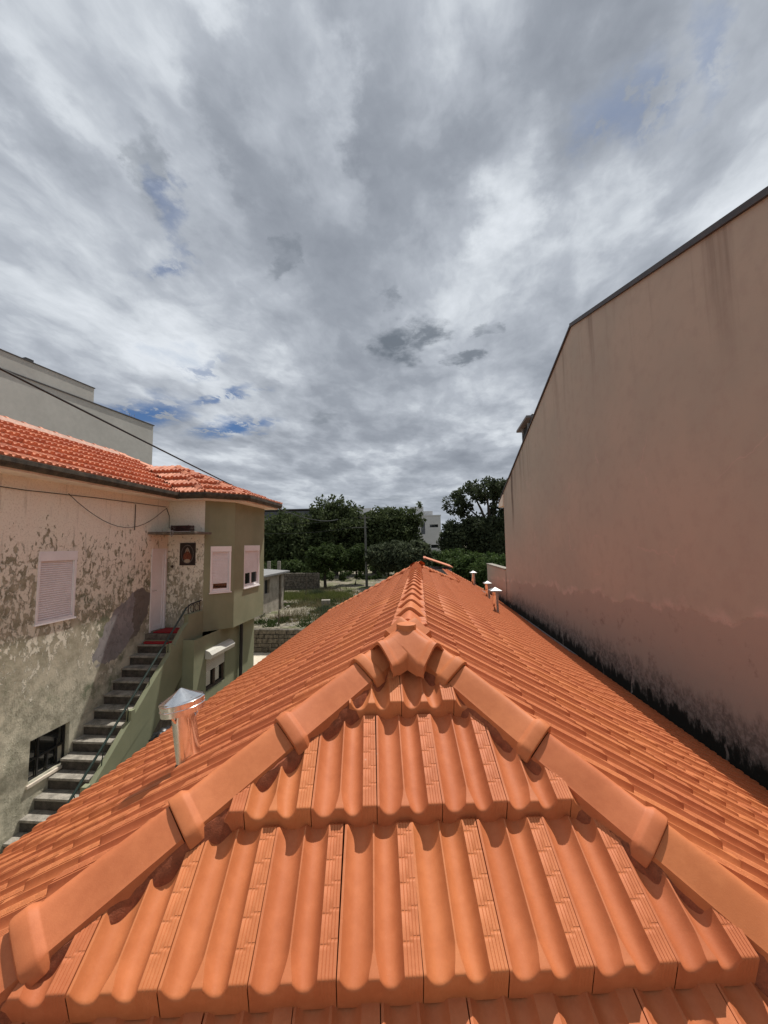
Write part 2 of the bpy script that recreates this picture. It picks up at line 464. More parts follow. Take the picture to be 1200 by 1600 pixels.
def mat_ground():
    m, N, p = new_mat('dry_yard_earth'); pos = wpos(N)
    n1 = N.noise(pos, .35, 6, .6); n2 = N.noise(pos, 2.2, 8, .68); n3 = N.noise(pos, 14, 6, .65)
    c = N.mix(N.map(n2, .36, .62), (.125, .11, .075), (.27, .24, .19))
    c = N.mix(N.math('MULTIPLY', N.map(n3, .5, .66), .45), c, (.33, .30, .25))
    c = N.mix(N.math('MULTIPLY', N.map(n1, .47, .6), .75), c, N.mix(n3, (.05, .075, .02), (.13, .145, .05)))
    setp(N, p, c, .95, bump=N.math('ADD', n2, n3), bstr=.7, bdist=.12, spec=.2)
    return m
M['ground'] = mat_ground()


def mat_leaf(name, a, b, tips=None):
    m, N, p = new_mat(name)
    g = N.n('ShaderNodeNewGeometry')
    r = g.outputs['Random Per Island']
    n = N.noise(g.outputs['Position'], .9, 3, .6)
    c = N.mix(N.math('ADD', N.math('MULTIPLY', r, .6), N.math('MULTIPLY', N.map(n, .35, .65), .4)), a, b)
    setp(N, p, c, .7, spec=.12)
    tr = N.n('ShaderNodeBsdfTranslucent', inp={0: c})
    ms = N.n('ShaderNodeMixShader', inp={0: .34, 1: p.outputs[0], 2: tr.outputs[0]})
    N.link(ms.outputs[0], N.t.nodes['Material Output'].inputs[0])
    return m
M['leaf_dark'] = mat_leaf('dark_evergreen_leaves', (.034, .050, .021), (.105, .13, .055))
M['leaf_oak'] = mat_leaf('cork_oak_leaves', (.026, .036, .020), (.078, .096, .050))
M['leaf_mid'] = mat_leaf('fruit_tree_leaves', (.030, .050, .016), (.075, .105, .035))
M['leaf_bush'] = mat_leaf('bush_leaves', (.032, .060, .018), (.085, .125, .038))
M['leaf_grey'] = mat_leaf('grey_green_leaves', (.045, .058, .032), (.11, .13, .075))
M['grass'] = mat_leaf('grass_blades', (.075, .10, .025), (.17, .18, .06))
M['dry_grass'] = mat_leaf('dry_grass_blades', (.13, .115, .06), (.22, .19, .11))

# ------------------------------------------------------------------ setting: ground
def sheet(name, poly, mat, kind='structure'):
    o = place(bpy.data.objects.new(name, mesh_from(name, poly, [tuple(range(len(poly)))], mat)))
    return tag(o, kind=kind)

GZ = -5.0            # courtyard level
TZ = -3.95           # garden terrace level
sheet('ground', [(-900, -900, GZ-.3), (900, -900, GZ-.3), (900, 1400, GZ-.3), (-900, 1400, GZ-.3)], M['ground'])
sheet('courtyard', [(-30, -10, GZ), (30, -10, GZ), (30, 18.3, GZ), (-30, 18.3, GZ)], M['slab'])


def make_terrace():
    nx, ny = 90, 110
    V = []; F = []
    for j in range(ny):
        for i in range(nx):
            x = -60+120*i/(nx-1); y = 18.35+ (j/(ny-1))**1.6*120
            h = .0 if j == 0 else (math.sin(x*1.7+y*.6)*.05+math.sin(x*.6-y*1.1)*.06+rng.normal()*.035)*min(1, (y-18.35)/1.5)
            V.append((x, y, TZ+h))
    for j in range(ny-1):
        for i in range(nx-1):
            a = j*nx+i; F.append((a, a+1, a+nx+1, a+nx))
    o = place(bpy.data.objects.new('garden_ground', mesh_from('garden_ground', V, F, M['ground'], 180)))
    tag(o, kind='structure')
make_terrace()

# ------------------------------------------------------------------ roof tiles
TW, TE = 0.22, 0.369                          # cover width, exposed length


def tile_mesh(name, mat, lod, slant=.37, TILT=.040):
    """two-channel interlocking tile: u to the right, v up the slope from the nose, z off the roof"""
    if lod == 0:
        ch1 = np.linspace(0, 1, 15); ch2 = np.linspace(0, 1, 15)
        vb = [0, .003, .007, .012, .018, .027, .045, .075, .11]
        vn = []
        for c in (.085, .145, .205, .265, .325):
            vn += [c-.0032, c-.002, c+.002, c+.0032, c+.0068, c+.008, c+.012, c+.0132]
        vs = sorted(set(vb+vn+[TE-.01, TE, TE+.03]))
        grooves = 4
    elif lod == 1:
        ch1 = np.linspace(0, 1, 8); ch2 = np.linspace(0, 1, 8)
        vs = [0, .007, .018, .06, .2, TE, TE+.03]; vn = []; grooves = 2
    else:
        ch1 = np.linspace(0, 1, 6); ch2 = np.linspace(0, 1, 6)
        vs = [0, .012, TE+.02]; vn = []; grooves = 0
    nc = (.085, .145, .205, .265, .325)
    us = [('lip', 0.0), ('lip', .022)]
    us += [('c1', x) for x in ch1] + [('c2', x) for x in ch2]
    s0, s1 = .782, .990
    if grooves:
        gw = .0055; us.append(('s', s0+.004))
        for k in range(grooves):
            c = s0+(k+1)*(s1-s0)/(grooves+1)
            us += [('s', c-gw), ('g', c-gw*.35), ('g', c+gw*.35), ('s', c+gw)]
        us.append(('s', s1))
    else:
        us += [('s', s0), ('s', s1)]
    HL, HR, HS = .033, .030, .035
    V = []
    for v in vs:
        f = 1-min(1, v/.085); f = f*f*(3-2*f)
        tilt = TILT*(1-v/TE) if v <= TE else -.02
        drop = 0
        if v < .010: drop = .0055*(1-v/.010)**2.0
        amp = 1.0 if v < TE-.005 else .55
        for kind, x in us:
            if kind == 'lip': u, h = .002+x, HL
            elif kind == 'c1':
                a, b = .034, .418-.055*f
                u = a+(b-a)*x; y = abs(2*x-1)**2.4
                h = y*(HL if x < .5 else HR)
            elif kind == 'c2':
                a, b = .438+.055*f, .78
                u = a+(b-a)*x; y = abs(2*x-1)**2.4
                h = y*(HR if x < .5 else HS)
            elif kind == 's':
                u, h = x, HS
                for c in nc:
                    cc = c if x < .886 else c+.010
                    if lod == 0 and cc-.0022 <= v <= cc+.0022: h = HS-.0009
            else: u, h = x, HS-.0015
            zc = TILT+h*amp; vt = -.010+slant*(zc+.007)
            V.append((u*TW, v+vt*max(0, 1-v/.06), tilt+h*amp-drop))
    nu = len(us); F = []
    for j in range(len(vs)-1):
        for i in range(nu-1):
            a = j*nu+i; F.append((a, a+1, a+nu+1, a+nu))
    # nose face and the two edges, down to the course below
    b = len(V)
    for i in range(nu): V.append((V[i][0], -.010, -.007))
    for i in range(nu-1): F.append((b+i, b+i+1, i+1, i))
    for i, sgn in ((0, 1), (nu-1, -1)):
        b2 = len(V)
        for j in range(len(vs)): V.append((V[j*nu+i][0], vs[j], -.012))
        for j in range(len(vs)-1):
            q = (j*nu+i, (j+1)*nu+i, b2+j+1, b2+j)
            F.append(q if sgn > 0 else q[::-1])
    return mesh_from(name, V, F, mat, 38)


TILE_NEW = [tile_mesh('roof_tile_mesh', M['clay'], k) for k in (0, 1, 2)]
TILE_SIDE = [tile_mesh('slope_tile_mesh', M['clay'], k, .18, .030) for k in (0, 1, 2)]
TILE_OLD = [tile_mesh('salmon_tile_mesh', M['clay_old'], k, -.05, .062) for k in (0, 1, 2)]


def in_view(p, margin=60):
    p = Vector(p); z = p.dot(Vector(CAM_F))
    if z < .12: return None
    x = 384+384*p.dot(Vector(CAM_R))/z; y = 512-384*p.dot(Vector(CAM_U))/z
    if -margin < x < 768+margin and -margin < y < 1024+margin: return (x, y, z)
    return None


def plane_frame(right, up_plan, slope):
    """unit axes of a roof plane: right, up the slope, normal"""
    r = Vector(right).normalized(); h = Vector(up_plan).normalized()
    v = (h+Vector((0, 0, slope))).normalized(); n = r.cross(v).normalized()
    return r, v, n


def lay_tiles(roof, meshes, fr, origin, s_range, u_range, inside, cuts, limit_list, near=3.4, stagger=True, u0=0.0, sc=1.0):
    """course k has its nose at distance s_range[k] below origin; collects (size, matrix, lod, cutplanes)"""
    r, v, n = fr; origin = Vector(origin)
    tw, te = TW*sc, TE*sc
    for k in range(*s_range):
        for c in range(*u_range):
            u = (c+u0+(.5 if stagger and k % 2 else 0))*tw
            base = origin+r*u-v*(k*te)
            jit = Matrix.Rotation(random.gauss(0, .004), 4, n) @ Matrix.Translation(n*random.uniform(-.0008, .0012)+v*random.gauss(0, .0018))
            m = Matrix.Translation(base) @ jit.to_3x3().to_4x4() @ Matrix(((r.x, v.x, n.x, 0), (r.y, v.y, n.y, 0), (r.z, v.z, n.z, 0), (0, 0, 0, 1))) @ Matrix.Scale(sc, 4)
            corners = [m @ Vector(p) for p in ((0, 0, .02), (TW, 0, .02), (TW, TE, .02), (0, TE, .02))]
            cen = m @ Vector((TW/2, TE/2, 0))
            if not inside(cen, corners): continue
            need = []; gone = False
            for (P, nn) in cuts:
                d = [(q-P).dot(nn) for q in corners]
                if max(d) < 0.03: gone = True; break
                if min(d) < 0: need.append((P, nn))
            if gone: continue
            sv = in_view(cen)
            dist = max(.2, cen.length)
            size = (abs(n.dot(cen))/dist**3) if sv else -1/dist
            lod = 0 if dist < near else 1 if dist < 9 else 2
            limit_list.append((size, m, lod, need))


def finish_tiles(roof, meshes, lst, field_name, mat, limit=300):
    lst.sort(key=lambda t: -t[0])
    V = []; F = []
    for i, (size, m, lod, need) in enumerate(lst):
        single = i < limit and size > 0
        if need or not single:
            lod = lod if single else max(lod, 2 if size < 0 else 1 if lod == 0 else 2)
            bm = bmesh.new(); bm.from_mesh(meshes[lod])
            for P, nn in need:
                mi = m.inverted(); pl = mi @ P; nl = mi.to_3x3() @ nn
                bmesh.ops.bisect_plane(bm, geom=list(bm.verts)+list(bm.edges)+list(bm.faces), plane_co=pl, plane_no=nl, clear_inner=True)
            if len(bm.faces) == 0: bm.free(); continue
            if single:
                me = bpy.data.meshes.new('cut_roof_tile'); bm.to_mesh(me); me.materials.append(mat)
                me.set_sharp_from_angle(angle=R(38)); bm.free()
                place(bpy.data.objects.new('roof_tile', me), roof, m)
            else:
                bm.verts.index_update(); b = len(V)
                V += [tuple(m @ q.co) for q in bm.verts]; F += [tuple(b+q.index for q in f.verts) for f in bm.faces]
                bm.free()
        else:
            place(bpy.data.objects.new('roof_tile', meshes[lod]), roof, m)
    if V:
        o = place(bpy.data.objects.new(field_name, mesh_from(field_name, V, F, mat, 38)), roof)
        tag(o, kind='stuff')


# ------------------------------------------------------------------ hip / ridge caps
def cap_z(q, H=.068, r=.018, k=.90):
    return H-(math.sqrt(q*q+r*r)-r)*k


def cap_mesh(name, mat, L=.40, simple=False):
    """ridge tile: x up the ridge from the collar at its lower end"""
    a = .092
    qs = [-a, -a*.97] + list(np.linspace(-a*.9, -.03, 4)) + list(np.linspace(-.022, .022, 7)) + list(np.linspace(.03, a*.9, 4)) + [a*.97, a]
    if simple: qs = [-a, -a*.6, -.03, 0, .03, a*.6, a]
    sec = [(-a-.002, -.035)] + [(q, cap_z(q)) for q in qs] + [(a+.002, -.035)]
    # rounded shoulders
    S = np.array(sec)
    nrm = np.zeros_like(S)
    for i in range(len(S)):
        t = S[min(i+1, len(S)-1)]-S[max(i-1, 0)]
        nrm[i] = np.array([-t[1], t[0]])/np.linalg.norm(t)
    nrm[0] = (-1, 0); nrm[-1] = (1, 0)
    st = [(0.0, .002), (.0, .009), (.003, .0135), (.009, .0155), (.038, .0155), (.045, .0140), (.058, .003), (.063, .0005), (.2, 0), (L, -.004)]
    if simple: st = [(0, .002), (0, .016), (.065, .016), (.08, .0), (L, -.004)]
    V = []; F = []
    # inner lip of the collar first
    for x, off in [(.05, -.014), (0.0, -.012)] + st:
        P = S+nrm*off
        for y, z in P: V.append((x, y, z))
    ns = len(S)
    for j in range(len(st)+1):
        for i in range(ns-1):
            q = j*ns+i; F.append((q, q+ns, q+ns+1, q+1))
    me = mesh_from(name, V, F, mat, 34)
    bm = bmesh.new(); bm.from_mesh(me); bmesh.ops.recalc_face_normals(bm, faces=bm.faces)
    bm.to_mesh(me); bm.free()
    return me


CAP_NEW = cap_mesh('ridge_tile_mesh', M['clay_cap'])
CAP_FAR = cap_mesh('ridge_tile_far_mesh', M['clay_cap'], simple=True)
CAP_OLD = cap_mesh('salmon_ridge_tile_mesh', M['clay_old'], simple=True)


def lay_caps(roof, mesh, A, B, start, pitch=.36, lift=.012, n_max=99, up_from_low=True, far_after=None, far_mesh=None):
    """caps along the line from the low end A to the high end B (collars at the A side of every cap); start = offset of the topmost collar from B"""
    A = Vector(A); B = Vector(B); d = (B-A); L = d.length; d.normalize()
    side = d.cross(Vector((0, 0, 1))).normalized(); nrm = side.cross(d).normalized()
    if nrm.z < 0: nrm = -nrm; side = -side
    y = nrm.cross(d)
    k = 0; s = start
    while s < L and k < n_max:
        jit = random.gauss(0, .002)
        o = B-d*s+nrm*(lift+abs(jit))
        m = Matrix(((d.x, y.x, nrm.x, o.x), (d.y, y.y, nrm.y, o.y), (d.z, y.z, nrm.z, o.z), (0, 0, 0, 1)))
        m = m @ Matrix.Rotation(random.gauss(0, .008), 4, 'Z') @ Matrix.Rotation(random.gauss(0, .01), 4, 'X')
        me = mesh
        if far_mesh is not None and o.length > far_after: me = far_mesh
        place(bpy.data.objects.new('ridge_tile', me), roof, m)
        s += pitch; k += 1


# ------------------------------------------------------------------ the tiled house under the photographer
ZR, XR_ = -.501, -.068
TL, TR_, TEND = .588, .612, .726
AL = R(7.14)
O_END = Vector((-.1613, 1.3745, -.943))
APEX = Vector((XR_, O_END.y+((ZR-O_END.z)/TEND+math.sin(AL)*(XR_-O_END.x))/math.cos(AL), ZR))
XL, XRT = -3.2, 3.98
RIDGE_END = Vector((XR_, 8.65, ZR))
fr_end = plane_frame((math.cos(AL), math.sin(AL), 0), (-math.sin(AL), math.cos(AL), 0), TEND)
fr_left = plane_frame((0, -1, 0), (1, 0, 0), TL)
fr_right = plane_frame((0, 1, 0), (-1, 0, 0), TR_)


def hip_dir(f1, f2):
    d = f1[2].cross(f2[2]).normalized()
    return d if d.z < 0 else -d
HL_D = hip_dir(fr_end, fr_left); HR_D = hip_dir(fr_end, fr_right)
zl = ZR-TL*(XR_-XL); zr = ZR-TR_*(XRT-XR_)
def down_to(d, z): return APEX+d*((z-APEX.z)/d.z)

house = thing('tiled_house', (0, 5, GZ), 'long low house with new orange clay tile hip roof filling the foreground', 'house')
XWALL = 4.30
def make_house():
    # walls under the eaves
    c1 = down_to(HL_D, zl); c2 = down_to(HR_D, zr)
    wl = MB().prism([(XL+.3, -.2, GZ), (XRT-.25, -.2, GZ), (XRT-.25, 24.4, GZ), (1.3, 19, GZ), (1.3, 13.4, GZ), (XL+.3, 12.7, GZ)], (0, 0, 1.95))
    wl.obj('wall', M['old_plaster'], house)
    # boarded roof deck just under the tiles
    dz = Vector((0, 0, -.022))
    hl = down_to(HL_D, zl); hr = down_to(HR_D, zl)
    farL = Vector((XL, 13.25, zl)); brk = Vector((1.318, 13.6, ZR-TR_*1.386)); ext = Vector((1.318, 19.5, ZR-TR_*1.386)); farR = Vector((XRT, 25.0, zr))
    hr2 = down_to(HR_D, zr)
    V = []; F = []
    def poly(ps):
        b = len(V); V.extend([p+dz for p in ps]); F.append(tuple(range(b, b+len(ps))))
    poly([APEX, RIDGE_END, farL, hl]); poly([APEX, hl, hr]); poly([APEX, hr2, Vector((XRT, 13.6, zr)), brk, RIDGE_END])
    poly([brk, Vector((XRT, 13.6, zr)), farR, ext]); poly([RIDGE_END, brk, farL])
    roof = place(bpy.data.objects.new('roof', mesh_from('roof', V, F, M['mortar_red'])), house)
    lst = []
    def cutter(P, f1, f2, d, keep, w=.0):
        """vertical plane through a hip line; keeps the side where the point keep lies"""
        nn = d.cross(Vector((0, 0, 1))).normalized()
        if (keep-P).dot(nn) < 0: nn = -nn
        return (P-nn*w, nn)
    mid_end = Vector((0, 0.5, -1.5)); mid_l = Vector((-1.5, 4, -1)); mid_r = Vector((1.5, 4, -1))
    cut_el = cutter(APEX, 0, 0, HL_D, mid_end, -.085); cut_er = cutter(APEX, 0, 0, HR_D, mid_end, -.085)
    cut_l = cutter(APEX, 0, 0, HL_D, mid_l, -.085); cut_r = cutter(APEX, 0, 0, HR_D, mid_r, -.085)
    # end face: bottom of course 2 passes O_END
    orig = O_END+fr_end[1]*(2*TE)
    lay_tiles(roof, TILE_NEW, fr_end, orig, (0, 6), (-11, 13), lambda c, q: c.z > zl-.1, [cut_el, cut_er], lst, near=9)
    finish_tiles(roof, TILE_NEW, lst, 'tile_field', M['clay'], 60); lst = []
    # left slope
    nl = fr_left
    origL = Vector((XR_, 0, ZR))-nl[1]*.29
    dl = (farL-RIDGE_END); cutfl = cutter(RIDGE_END, 0, 0, dl.normalized(), mid_l)
    lay_tiles(roof, TILE_NEW, nl, origL, (0, 11), (-64, 16), lambda c, q: c.z > zl-.02 and (c-cutfl[0]).dot(cutfl[1]) > -.05, [cut_l], lst, near=3.6, stagger=False)
    # right slope
    nr = fr_right
    origR = Vector((XR_, 0, ZR))-nr[1]*.29
    def in_right(c, q):
        if c.z < zr-.02: return False
        if c.x > 1.28: return c.y < 19.5+(c.x-1.318)*2.06
        t = (c.x-XR_)/1.386
        return c.y < 8.65+t*4.95
    lay_tiles(roof, TILE_NEW, nr, origR, (0, 14), (-14, 114), in_right, [cut_r], lst, near=3.6, stagger=False)
    finish_tiles(roof, TILE_SIDE, lst, 'tile_field', M['clay'], 240)
    # ridge and hips
    lay_caps(roof, CAP_NEW, APEX, RIDGE_END, 0, .36) if False else None
    n = int((RIDGE_END.y-APEX.y-.14)/.36)+1
    lay_caps(roof, CAP_NEW, APEX, RIDGE_END+Vector((0, .04, 0)), (RIDGE_END.y+.04-APEX.y-.06) % .36, .36, .030, 60, far_after=6, far_mesh=CAP_FAR)
    lay_caps(roof, CAP_NEW, down_to(HL_D, zl-.2), APEX, CAP_START, CAP_PITCH, .027)
    lay_caps(roof, CAP_NEW, down_to(HR_D, zl-.2), APEX, CAP_START+.0, CAP_PITCH, .027)
    lay_caps(roof, CAP_FAR, farL, RIDGE_END, .2, .36, .014)
    lay_caps(roof, CAP_FAR, brk, RIDGE_END, .2, .36, .014)
    lay_caps(roof, CAP_FAR, brk+Vector((0, .3, 0)), ext, .3, .36, .02)
    lay_caps(roof, CAP_FAR, farR, ext, .3, .36, .014)
    # red mortar bedding under the near hips
    for d, nm in ((HL_D, 0), (HR_D, 1)):
        side = d.cross(Vector((0, 0, 1))).normalized(); nrm = side.cross(d)
        if nrm.z < 0: nrm = -nrm
        V = []; F = []; L = 2.6; ns = 130
        for i in range(ns):
            s = .10+L*i/ns
            p = APEX+d*s
            w1 = .113+.005*math.sin(s*19)+rng.normal()*.0015; w2 = .110+.005*math.sin(s*23+2)+rng.normal()*.0015
            for w, z in ((-w1, -.13), (-w1+.004, -.020+rng.normal()*.0018), (-w1+.022, .014+rng.normal()*.0012), (w2-.022, .014+rng.normal()*.0012), (w2-.004, -.020+rng.normal()*.0018), (w2, -.13)):
                V.append(p+side*(w+rng.normal()*.001)+nrm*z)
        for i in range(ns-1):
            for k in range(5):
                a = i*6+k; F.append((a, a+1, a+7, a+6))
        place(bpy.data.objects.new('mortar_bed', mesh_from('mortar_bed', V, F, M['mortar_red'], 60)), roof)
    ridge_bed = MB().prism([(XR_-.11, APEX.y+.1, ZR-.06), (XR_-.075, APEX.y+.1, ZR+.022), (XR_+.075, APEX.y+.1, ZR+.022), (XR_+.11, APEX.y+.1, ZR-.06)], (0, RIDGE_END.y-APEX.y-.5, 0))
    ridge_bed.obj('mortar_bed', M['mortar_red'], roof)
    # three-way junction with a round knob
    arms = [(Vector((0, 1, 0)), 0.0, .12), (Vector((HL_D.x, HL_D.y, 0)).normalized(), HL_D.z/math.hypot(HL_D.x, HL_D.y), 0.175), (Vector((HR_D.x, HR_D.y, 0)).normalized(), HR_D.z/math.hypot(HR_D.x, HR_D.y), .175)]
    def surf(x, y, off=0.0):
        zs = []
        for (d, sl, L) in arms:
            t = x*d.x+y*d.y; q = -x*d.y+y*d.x
            if t < -.02: t2 = -.02-(t+.02)*2.5
            else: t2 = t
            zz = cap_z(q, .094, .022, 1.0)+sl*.62*max(t, 0) - (max(0, -t)*1.1)
            zs.append(zz)
        k = 38.0; mx = max(zs)
        z = mx+math.log(sum(math.exp((q-mx)*k) for q in zs))/k
        return min(z, .100)+off
    JC = APEX+Vector((-.004, -.075, -.004))
    jb = MB()
    for ai, (d, sl, L) in enumerate(arms):
        sd_ = Vector((-d.y, d.x, 0)); nt, nq = 26, 31
        V = []; F = []
        for i in range(nt):
            t = -.06+(L+.06)*i/(nt-1)
            for j in range(nq):
                q = -.106+.212*j/(nq-1)
                p = d*t+sd_*q
                rim = 0.009 if t > L-.024 else 0.009*max(0, 1-(L-.024-t)/.012) if t > L-.036 else 0
                z = surf(p.x, p.y)+rim+ai*.0004
                if j in (0, nq-1): z = min(z, cap_z(.106, .094, .022, 1.0)+sl*.62*max(t, 0)+rim+ai*.0004)
                V.append(JC+Vector((p.x, p.y, z)))
        for i in range(nt-1):
            for j in range(nq-1):
                a = i*nq+j; F.append((a, a+1, a+nq+1, a+nq))
        # front lip and side skirts
        b = len(V); a0 = (nt-1)*nq
        for j in range(nq): V.append(V[a0+j]+Vector((0, 0, -.013 if 2 < j < nq-3 else -.03)))
        for j in range(nq-1): F.append((a0+j, a0+j+1, b+j+1, b+j))
        b3 = len(V)
        for j in range(nq): V.append(V[b+j]-d*.12-Vector((0, 0, sl*.62*.12)))
        for j in range(nq-1): F.append((b+j, b+j+1, b3+j+1, b3+j))
        for j in (0, nq-1):
            b = len(V)
            for i in range(nt): V.append(V[i*nq+j]+Vector((0, 0, -.045)))
            for i in range(nt-1): F.append((i*nq+j, (i+1)*nq+j, b+i+1, b+i))
        jb.add(V, F)
    j = jb.obj('ridge_junction', M['clay_cap'], roof, 50)
    kn = MB().lathe([(0, .022), (.042, .022), (.0465, .020), (.048, .016), (.048, -.02)], 40, Matrix.Translation(JC+Vector((0, .0, .096))))
    kn.obj('junction_knob', M['clay_cap'], roof, 40)
    # valley gutter along the neighbour's wall and fascia
    MB().box(XRT-.05, XWALL+.01, -1.0, 20.4, zr-.30, zr-.26).obj('valley_gutter', M['gutter'], house)
    MB().box(XL+.02, XL+.05, .2, 13.0, zl-.16, zl-.03).obj('fascia', M['soffit'], house)
    # pale lead strips by the far eave
    def rz_(x): return ZR-TR_*(x-XR_)+.055
    MB().prism([(3.10, 18.5, rz_(3.10)), (3.34, 18.5, rz_(3.34)), (3.34, 20.2, rz_(3.34)), (3.10, 20.2, rz_(3.10))], (0, 0, .02)).obj('flashing', M['lead'], house)
    MB().prism([(3.80, 10.6, rz_(3.80)), (4.02, 10.6, rz_(4.02)), (4.02, 16, rz_(4.02)), (3.88, 16, rz_(3.88))], (0, 0, .02)).obj('flashing', M['lead'], house)
    return roof
CAP_START, CAP_PITCH = .305, .403
make_house()


# ------------------------------------------------------------------ flues
def flue(base, axis, H, r, cap_r, label, square=False, wide_band=True):
    t = thing('roof_flue', base, label, 'flue pipe', 'metal flues on the orange roof')
    ax = Vector(axis).normalized()
    m = Matrix.Translation(Vector(base)) @ Vector((0, 0, 1)).rotation_difference(ax).to_matrix().to_4x4()
    MB().lathe([(r, -.12), (r, H-.02), (r*.94, H-.02), (r*.94, H-.10)], 36, m).obj('pipe', M['steel'], t, 40)
    if wide_band:
        MB().lathe([(cap_r*.93, H-.052), (cap_r, H-.049), (cap_r, H-.022), (cap_r+.004, H-.019), (cap_r, H-.016), (cap_r, H+.008), (cap_r+.004, H+.012), (cap_r, H+.016), (cap_r*.98, H+.022)], 48, m).obj('cowl_band', M['steel'], t, 40)
    n = 4 if square else 12
    mm = m @ Matrix.Rotation(R(45 if square else 10), 4, 'Z')
    cr = cap_r*(1.35 if square else .985)
    hb = H+.02 if wide_band else H+.015
    MB().lathe([(cr, hb-.03), (cr, hb), (cr*.5, hb+cap_r*.24), (.004, hb+cap_r*.50), (0.0, hb+cap_r*.50)], n, mm).obj('cowl_cap', M['steel'] if wide_band else M['steel_dull'], t, 20 if not square else 15)
    st = MB()
    for k in range(3):
        a = R(120*k+20); p0 = m @ Vector((r*.99*math.cos(a), r*.99*math.sin(a), H-.09)); p1 = m @ Vector((cap_r*.9*math.cos(a), cap_r*.9*math.sin(a), H-.02))
        st.tube([p0, p1], .006, 6)
    st.obj('bracket', M['steel'], t)
    sm = MB(); sm.tube([m @ Vector((r*.80, -r*.62, -.05)), m @ Vector((r*.80, -r*.62, H-.08))], .0035, 6); sm.obj('seam', M['steel'], t)
    if wide_band:
        rv = MB()
        for k in range(14):
            a = 2*math.pi*k/14; rv.lathe([(0, .003), (.003, .002), (.0035, 0)], 6, m @ Matrix.Rotation(a, 4, 'Z') @ Matrix.Translation((cap_r, 0, H-.01)) @ Matrix.Rotation(R(90), 4, 'Y'))
        rv.obj('rivets', M['steel'], t)
    return t

f0 = flue((-1.31, 2.16, -1.25), (-.17, .03, 1), .372, .063, .116, 'shiny metal flue leaning over the left slope in front of the green stair')
MB().lathe([(.085, -.03), (.078, .008), (.068, .022), (.064, .022)], 30, Matrix.Translation((-1.31, 2.16, -1.20)) @ Matrix.Rotation(R(-22), 4, 'Y')).obj('collar', M['black_metal'], f0, 40)
flue((1.674, 8.92, -1.58), (0, 0, 1), .51, .066, .135, 'nearest of the three small flues beside the brown wall', True, False)
flue((2.534, 15.0, -2.10), (0, 0, 1), .58, .085, .155, 'middle one of the three small flues beside the brown wall', True, False)
flue((2.96, 22.0, -2.36), (0, 0, 1), .72, .10, .20, 'farthest of the three small flues beside the brown wall', True, False)


# ------------------------------------------------------------------ walls with openings, windows
def wall_panel(mb, f, U, Zr, holes, depth):
    """front face in local (u, z) split round the holes, with reveals depth deep"""
    us = sorted({U[0], U[1], *[h[0] for h in holes], *[h[1] for h in holes]})
    zs = sorted({Zr[0], Zr[1], *[h[2] for h in holes], *[h[3] for h in holes]})
    for a, b in zip(us, us[1:]):
        for c, d in zip(zs, zs[1:]):
            um, zm = (a+b)/2, (c+d)/2
            if any(h[0] < um < h[1] and h[2] < zm < h[3] for h in holes): continue
            mb.add([f(a, c, 0), f(b, c, 0), f(b, d, 0), f(a, d, 0)], [(0, 1, 2, 3)])
    for (a, b, c, d) in holes:
        mb.add([f(a, c, 0), f(b, c, 0), f(b, c, -depth), f(a, c, -depth)], [(0, 1, 2, 3)])
        mb.add([f(a, d, 0), f(b, d, 0), f(b, d, -depth), f(a, d, -depth)], [(0, 3, 2, 1)])
        mb.add([f(a, c, 0), f(a, d, 0), f(a, d, -depth), f(a, c, -depth)], [(0, 1, 2, 3)])
        mb.add([f(b, c, 0), f(b, d, 0), f(b, d, -depth), f(b, c, -depth)], [(0, 3, 2, 1)])
        mb.add([f(a, c, -depth), f(b, c, -depth), f(b, d, -depth), f(a, d, -depth)], [(0, 1, 2, 3)])


def shutter_mesh(mb, f, a0, a1, b0, b1, c, pitch=.037, dep=.013):
    n = max(3, int((b1-b0)/pitch)); p = (b1-b0)/n
    for k in range(n):
        z = b0+k*p
        prof = [(z, -dep), (z+p*.10, -dep), (z+p*.16, 0), (z+p*.55, dep*.45), (z+p*.94, 0), (z+p, -dep)]
        V = []; F = []
        for zz, cc in prof: V += [f(a0, zz, c+cc), f(a1, zz, c+cc)]
        for i in range(len(prof)-1): F.append((2*i, 2*i+1, 2*i+3, 2*i+2))
        mb.add(V, F)


